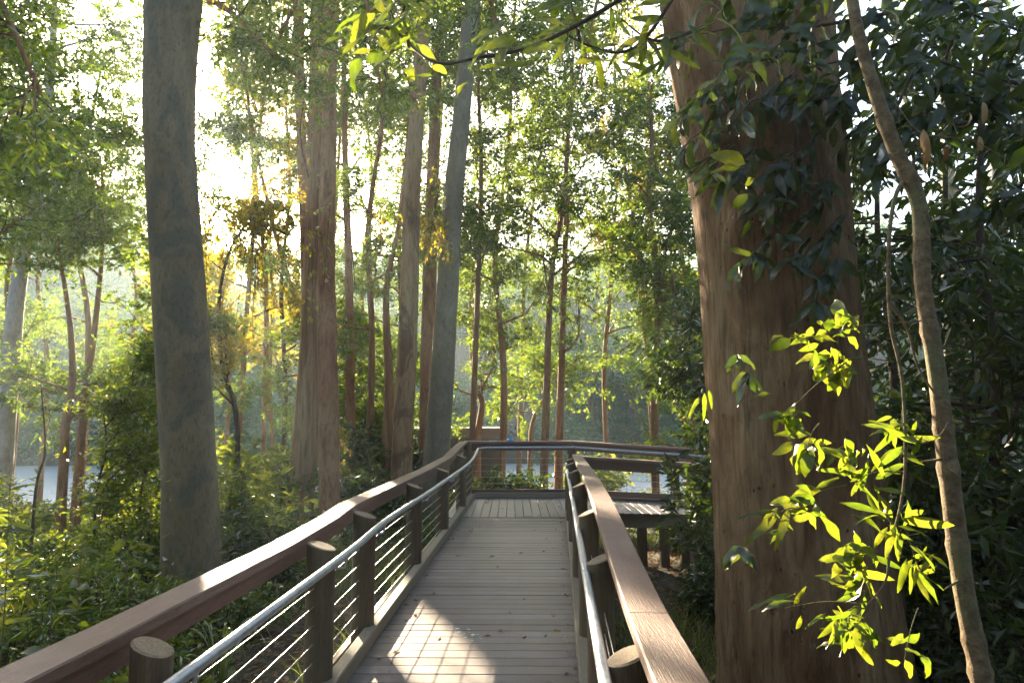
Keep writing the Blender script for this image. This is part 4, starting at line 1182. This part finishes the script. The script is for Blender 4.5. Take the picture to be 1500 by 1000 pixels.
# low herbs between the shrubs on the left and along the shore
def herbs(name, label, n, region, seed, lm, h=.5):
    rng = np.random.default_rng(seed); mb = MB(); segs_ = []
    for k in range(n):
        X, Y = rng.uniform(*region[:2]), rng.uniform(*region[2:])
        if LK(Y)-.3 < X < RK(Y)+.35 and Y < 13.4: continue
        if X > 1 and 10 < Y < 13.2 : continue
        p = np.array([X, Y, float(ground_z(X, Y))])
        for q in range(5):
            e = p + np.array([rng.normal(0, .2), rng.normal(0, .2), h*(.4+.8*rng.random())]); segs_.append((p*.5+e*.5, e))
    leaves(mb, segs_, 11, .085, .036, rng, 0, .25, .45, spread=.6, cull=False)
    tag(mb.build(name, M[lm]), label, None, None, 'stuff')
herbs('undergrowth', 'low leafy undergrowth on the left bank', 560, (-10, -2.9, 3.0, 12), 141, 'leaf_shrub', .5)
herbs('undergrowth', 'low leafy undergrowth towards the lake shore', 900, (-16, 9, 12, 20), 142, 'leaf', .38)
herbs('undergrowth', 'shaded undergrowth on the right bank', 420, (3.0, 9, 3.2, 10), 143, 'leaf_dark', .45)

# strap leaved tufts near the left rail
def tuft(label, X, Y, n, hgt, seed):
    rng = np.random.default_rng(seed); p0 = np.array([X, Y, float(ground_z(X, Y))])
    root = empty('strap_leaf_tuft', label, 'plant', tuple(p0), 'strap leaved tufts')
    for k in range(n):
        a = rng.random()*6.28; out = hgt*(.4+.5*rng.random()); h = hgt*(.6+.5*rng.random())
        Pq = smooth_path([(0, 0, 0), (cos(a)*out*.35, sin(a)*out*.35, h*.8), (cos(a)*out*.8, sin(a)*out*.8, h), (cos(a)*out*1.1, sin(a)*out*1.1, h*.72)], 3)
        mb = MB(); s_ = np.array([-sin(a), cos(a), 0])
        wv = np.linspace(.011, .002, len(Pq))[:, None]
        V = np.stack([Pq-s_*wv, Pq+s_*wv], 1).reshape(-1, 3)
        mb.add(V, [[2*q, 2*q+1, 2*q+3, 2*q+2] for q in range(len(Pq)-1)])
        mb.build('blade', M['grass'], root)
tuft('arching strap leaved tuft under the left rail', -2.3, 5.6, 22, .55, 151)
tuft('tall upright strap leaves beside the gum trunk', -4.2, 6.0, 12, .8, 152)
tuft('small strap leaved tuft below the cables', -1.95, 4.4, 16, .35, 153)

# seedlings with large leaves just over the left rail
def seedling(label, px_, py_, Y, h, n, seed, fam=None, sc=1.0):
    rng = np.random.default_rng(seed); t = at(px_, py_, Y); g = np.array([t[0]+rng.normal(0, .05), t[1], float(ground_z(t[0], t[1]))])
    root = empty('seedling', label, 'seedling', tuple(g))
    Pq = smooth_path([g, g*.5+t*.5+[rng.normal(0, .04), 0, 0], t], 5)
    mb = MB(); mb.tube(Pq-g, np.linspace(.005, .002, len(Pq)), 5); mb.build('stem', M['sapling'], root, smooth=True)
    for k in range(n):
        p, d = along(Pq, .12+.88*(k+rng.random())/n*.999); a = k*2.4+rng.random()
        put_leaf(root, p-g, [cos(a), sin(a)*.5, -.25+.5*rng.random()], rng, fam or BIG, sc*(.7+.4*rng.random()), up=(0, -.6, .8))
seedling('broad leaved seedling with lit leaves left of the gum trunk foot', 180, 775, 4.6, 1, 16, 161)
seedling('seedling with round leaves right of the narrow leaved left shrub', 120, 790, 4.3, 1, 14, 162)
seedling('dark stemmed seedling in the corner above the rail', 75, 850, 3.6, 1, 14, 163, LANCE)
seedling('tall seedling in front of the lake at the left', 145, 715, 5.6, 1, 18, 164)
seedling('small seedling against the foot of the grey gum trunk', 250, 690, 7.4, 1, 8, 165, LANCE)
seedling('narrow leaved seedling at the far left edge of the view', 15, 700, 4.2, 1, 22, 166, LANCE)

# ------------------------------------------------------------------ far bank
def far_tree_mesh(seed, h, cr, n, barkm, lm, trunk_r, low=.3, leaf=.42, parts=True):
    rng = np.random.default_rng(seed)
    tb, cb = MB(), MB()
    tr = wander((0, 0, -1), (rng.normal(0, .06), rng.normal(0, .06), 1), h*.85+1, 6, rng, .05)
    tb.tube(tr, np.linspace(trunk_r, trunk_r*.3, len(tr)), 7)
    cen = []
    for k in range(20):
        a = rng.random()*6.28; r = cr*math.sqrt(rng.random())*.85; z = h*(low+(.94-low)*rng.random())
        rad = cr*(.22+.2*rng.random())
        cen.append((cos(a)*r*(1.15-z/h*.5), sin(a)*r*(1.15-z/h*.5), z, rad))
        p, d = along(tr, min(.95, z/h*.8)); tb.tube([p, np.array(cen[-1][:3])], [trunk_r*.3, .02], 4, cap=False)
    cen = np.array(cen)
    w_ = rng.integers(len(cen), size=n)
    dirs = nrm(rng.standard_normal((n, 3))*[1, 1, .65]); rr = cen[w_, 3]*(.5+.5*rng.random(n)**.5)
    P = cen[w_, :3] + dirs*rr[:, None]
    segs_ = np.stack([P, P + nrm(dirs+rng.standard_normal((n, 3))*.5)*.5], 1)
    leaves(cb, segs_, 4, leaf, leaf*.45, rng, 0, .3, .5, spread=2.2, cull=False)
    return (tb.mesh('trunk', barkm, True), cb.mesh('crown', [lm, M['twig']])) if parts else (tb, cb)
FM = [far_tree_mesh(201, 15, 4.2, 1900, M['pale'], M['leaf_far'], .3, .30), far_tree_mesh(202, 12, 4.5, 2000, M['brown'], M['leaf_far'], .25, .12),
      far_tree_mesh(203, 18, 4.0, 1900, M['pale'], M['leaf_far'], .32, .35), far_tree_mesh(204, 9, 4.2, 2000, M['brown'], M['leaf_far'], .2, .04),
      far_tree_mesh(206, 4.5, 2.8, 1500, M['brown'], M['leaf_far'], .1, .05, .30)]
FH = (15, 12, 18, 9, 4.5)
rng = np.random.default_rng(205)
kindlab = ['tall pale trunked tree on the hazy far bank', 'broad crowned tree on the hazy far bank', 'very tall thin tree on the hazy far bank',
           'low rounded tree on the hazy far bank', 'bushy shrub along the far lake shore']
def far_tree(k, X, Y, sc):
    lim = 1.63 + Y*.262
    az = math.atan2(X, Y)
    if az < SUN_AZ - .11: lim = 1.63 + Y*.42
    if az > .06: lim = 1.63 + Y*.30
    if abs(az - SUN_AZ) < .09: lim = 1.63 + math.hypot(X, Y)*TE*.76
    z = float(ground_z(X, Y))
    hh = FH[k]*sc
    if az < SUN_AZ - .10 and k in (0, 2): sc *= 1.45
    hh = FH[k]*sc
    if z + hh > lim: sc *= max(.45, (lim - z)/hh)
    if z + FH[k]*sc > lim + 2: return
    r = empty('shrub' if k == 4 else 'tree', kindlab[k], 'shrub' if k == 4 else 'tree', (X, Y, z), 'shrubs on the far bank' if k == 4 else 'trees on the far bank')
    r.rotation_euler = (0, 0, rng.random()*6.28); r.scale = (sc*1.1, sc*1.1, sc)
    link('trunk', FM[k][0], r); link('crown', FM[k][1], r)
for Y, st, kinds in ((52.5, 4.2, (4, 4, 4, 3)), (56, 5.0, (4, 3, 1, 4)), (61, 6.2, (0, 1, 3, 4)), (69, 7.0, (0, 1, 2, 3)), (79, 8, (0, 1, 2, 1)),
                    (91, 9, (0, 1, 2, 1)), (106, 10, (0, 2, 1)), (124, 11, (0, 2, 1)), (142, 12, (0, 2, 1))):
    half = Y*.80 + 6; n = int(2*half/st)
    for q in range(n):
        X = -half + 2*half*(q + rng.random())/n
        far_tree(int(rng.choice(kinds)), X, Y + rng.uniform(-2, 2), .75+.5*rng.random())

# ------------------------------------------------------------------ unseen forest behind and beside the viewer, added to block sky light
rng = np.random.default_rng(210)
PT = [far_tree_mesh(211+q, 12+q, 3.4, 3600, None, None, .2, .06, .18, False) for q in range(3)]
mb = MB()
spots_ = []
for k in range(400):
    X, Y = rng.uniform(-34, 34), rng.uniform(-23, 22)
    if abs(X) < 3.2 and Y > -5: continue
    if Y > -1 and abs(math.atan2(X, Y)) < radians(50): continue
    if X > -8 and X < 4.6 and Y > -6: continue
    if Y > -8 and X > 0 and X < 5.6 + .78*max(Y, 0): continue
    if X < -2 and Y > -2 and Y < 16 and X > -24 : continue
    if any((X-a)**2 + (Y-b_)**2 < 11 for a, b_ in spots_): continue
    spots_.append((X, Y))
for q, (X, Y) in enumerate(spots_[:60]):
    tb, cb = PT[q % 3]; z = float(ground_z(X, Y)); a = rng.random()*6.28; sc = .8+.4*rng.random()
    Rm = np.array([[cos(a), sin(a), 0], [-sin(a), cos(a), 0], [0, 0, 1]])*sc
    for src, mi in ((tb, 0), (cb, 1)):
        V = np.concatenate(src.v) @ Rm + [X, Y, z]
        mb.add(V, np.concatenate(src.q) if src.q else None, np.concatenate(src.t) if src.t else None, mi)
tag(mb.build('forest', [M['brown'], M['leaf']]), 'dense unseen forest behind and beside the viewer, added to block sky light', None, None, 'stuff')

# ------------------------------------------------------------------ hut by the lake
hut = empty('hut', 'small low hut with a flat reddish brown roof by the lake', 'hut')
hp_ = at(672, 660, 25); hx, hy = hp_[0], 25
zr = at(690, 627, 25)[2]
hut.location = (hx, hy, zr-2.3)
M['roof'] = simple('roof_paint', (.13, .065, .06), .5, 0, .15, 4)
M['hutw'] = simple('hut_board', (.07, .05, .045), .8, 0, .3, 6)
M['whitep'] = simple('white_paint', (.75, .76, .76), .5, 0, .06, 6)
def hb(n_, c, s, m_):
    mb = MB(); mb.box((0, 0, 0), s); o = mb.build(n_, m_, hut); o.location = c
hb('roof', (0, 0, 2.30), (3.3, 2.4, .07), M['roof'])
hb('fascia', (0, -1.21, 2.13), (3.3, .03, .26), M['roof'])
hb('wall', (0, .4, .8), (2.9, 1.4, 2.6), M['hutw'])
for a in (-1.45, 0, 1.45): hb('post', (a, -1.05, .8), (.1, .1, 2.38), M['hutw'])
hb('notice_board', (-1.0, -.35, 1.3), (.5, .03, .35), M['whitep'])

# ------------------------------------------------------------------ small things on rail and deck
M['blue'] = simple('bright_blue_plastic', (.03, .30, .62), .35, 0, .1, 9)
mb = MB()
prof = [(0, .075), (.02, .072), (.035, .05), (.042, .028), (.075, .02), (.078, .012), (.06, .0), (0, 0)]
sg = 14
V = [[r*cos(2*pi*q/sg), r*sin(2*pi*q/sg), z] for r, z in prof for q in range(sg)]
mb.add(V, [[ii*sg+q, ii*sg+(q+1) % sg, (ii+1)*sg+(q+1) % sg, (ii+1)*sg+q] for ii in range(len(prof)-1) for q in range(sg)])
o = mb.build('blue_cap', M['blue'], smooth=True); o.location = (at(748, 640, 13.05)[0], 13.05, 1.044)
tag(o, 'small bright blue cap lying on the far rail', 'cap')
mb = MB(); mb.box((0, 0, 0), (.14, .10, .004)); o = mb.build('label_plate', M['whitep']); o.location = (at(722, 644, 13.05)[0], 13.04, 1.0455)
tag(o, 'small white plate fixed on top of the far rail', 'plate')
rng = np.random.default_rng(301)
FL = [leaf_mesh('leaf', .06, .02, 21, .5, M['dry_obj'], .4), leaf_mesh('leaf', .045, .024, 22, 1.0, M['dry_obj'], .6), leaf_mesh('leaf', .075, .012, 23, .3, M['dry_obj'], .3)]
spots = [(590, 885), (607, 873), (655, 790), (640, 812), (717, 815), (731, 830), (765, 932), (830, 870), (828, 930), (836, 938), (832, 960), (535, 950), (552, 965), (510, 990), (632, 810), (702, 770), (690, 772), (820, 765), (815, 775), (824, 800), (562, 913), (720, 931), (640, 935), (812, 755), (700, 758), (834, 985), (606, 900), (570, 985)]
fall = []
for a, b_ in spots:
    d = ray(a, b_); t = -(EYE-.006)/d[2]; fall.append(np.array([0, 0, EYE])+d*t)
for k in range(70):
    yy = rng.uniform(3.6, 12.6); e = rng.random()**2.2*.6
    xx = (RK(yy) - .02 - e) if rng.random() < .6 else (LK(yy) + .02 + e)
    fall.append(np.array([xx, yy, .006]))
for p in fall:
    o = put_leaf(None, p, np.array([rng.normal(), rng.normal(), 0]), rng, FL, 1.1, name='fallen_leaf')
    tag(o, 'small dry fallen leaf lying on the deck boards', 'leaf', 'fallen leaves on the deck')
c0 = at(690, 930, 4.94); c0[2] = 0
specks = empty('white_specks', 'small white specks scattered on the deck boards', 'specks', tuple(c0))  # flat white specks scattered over the near planks
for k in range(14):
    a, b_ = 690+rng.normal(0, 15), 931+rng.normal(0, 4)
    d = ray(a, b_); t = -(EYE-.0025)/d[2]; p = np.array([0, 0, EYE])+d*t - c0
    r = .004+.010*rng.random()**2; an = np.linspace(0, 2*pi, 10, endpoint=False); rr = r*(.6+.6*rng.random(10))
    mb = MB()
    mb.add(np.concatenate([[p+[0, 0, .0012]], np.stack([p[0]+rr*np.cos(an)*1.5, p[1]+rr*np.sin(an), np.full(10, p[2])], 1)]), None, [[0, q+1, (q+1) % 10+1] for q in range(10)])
    mb.build('speck', M['whitep'], specks)

# ------------------------------------------------------------------ haze
mb = MB(); mb.box((0, 82, 21.5), (254, 218, 53))
m, nt, out = mat('haze_air')
vol = N(nt, 'ShaderNodeVolumePrincipled')
vol.inputs['Color'].default_value = (.74, .92, 1.0, 1)
vol.inputs['Density'].default_value = .0015
vol.inputs['Anisotropy'].default_value = .5
nt.links.new(vol.outputs[0], out.inputs['Volume'])
o = mb.build('haze', m)
tag(o, 'thin pale haze in the forest air', None, None, 'stuff')
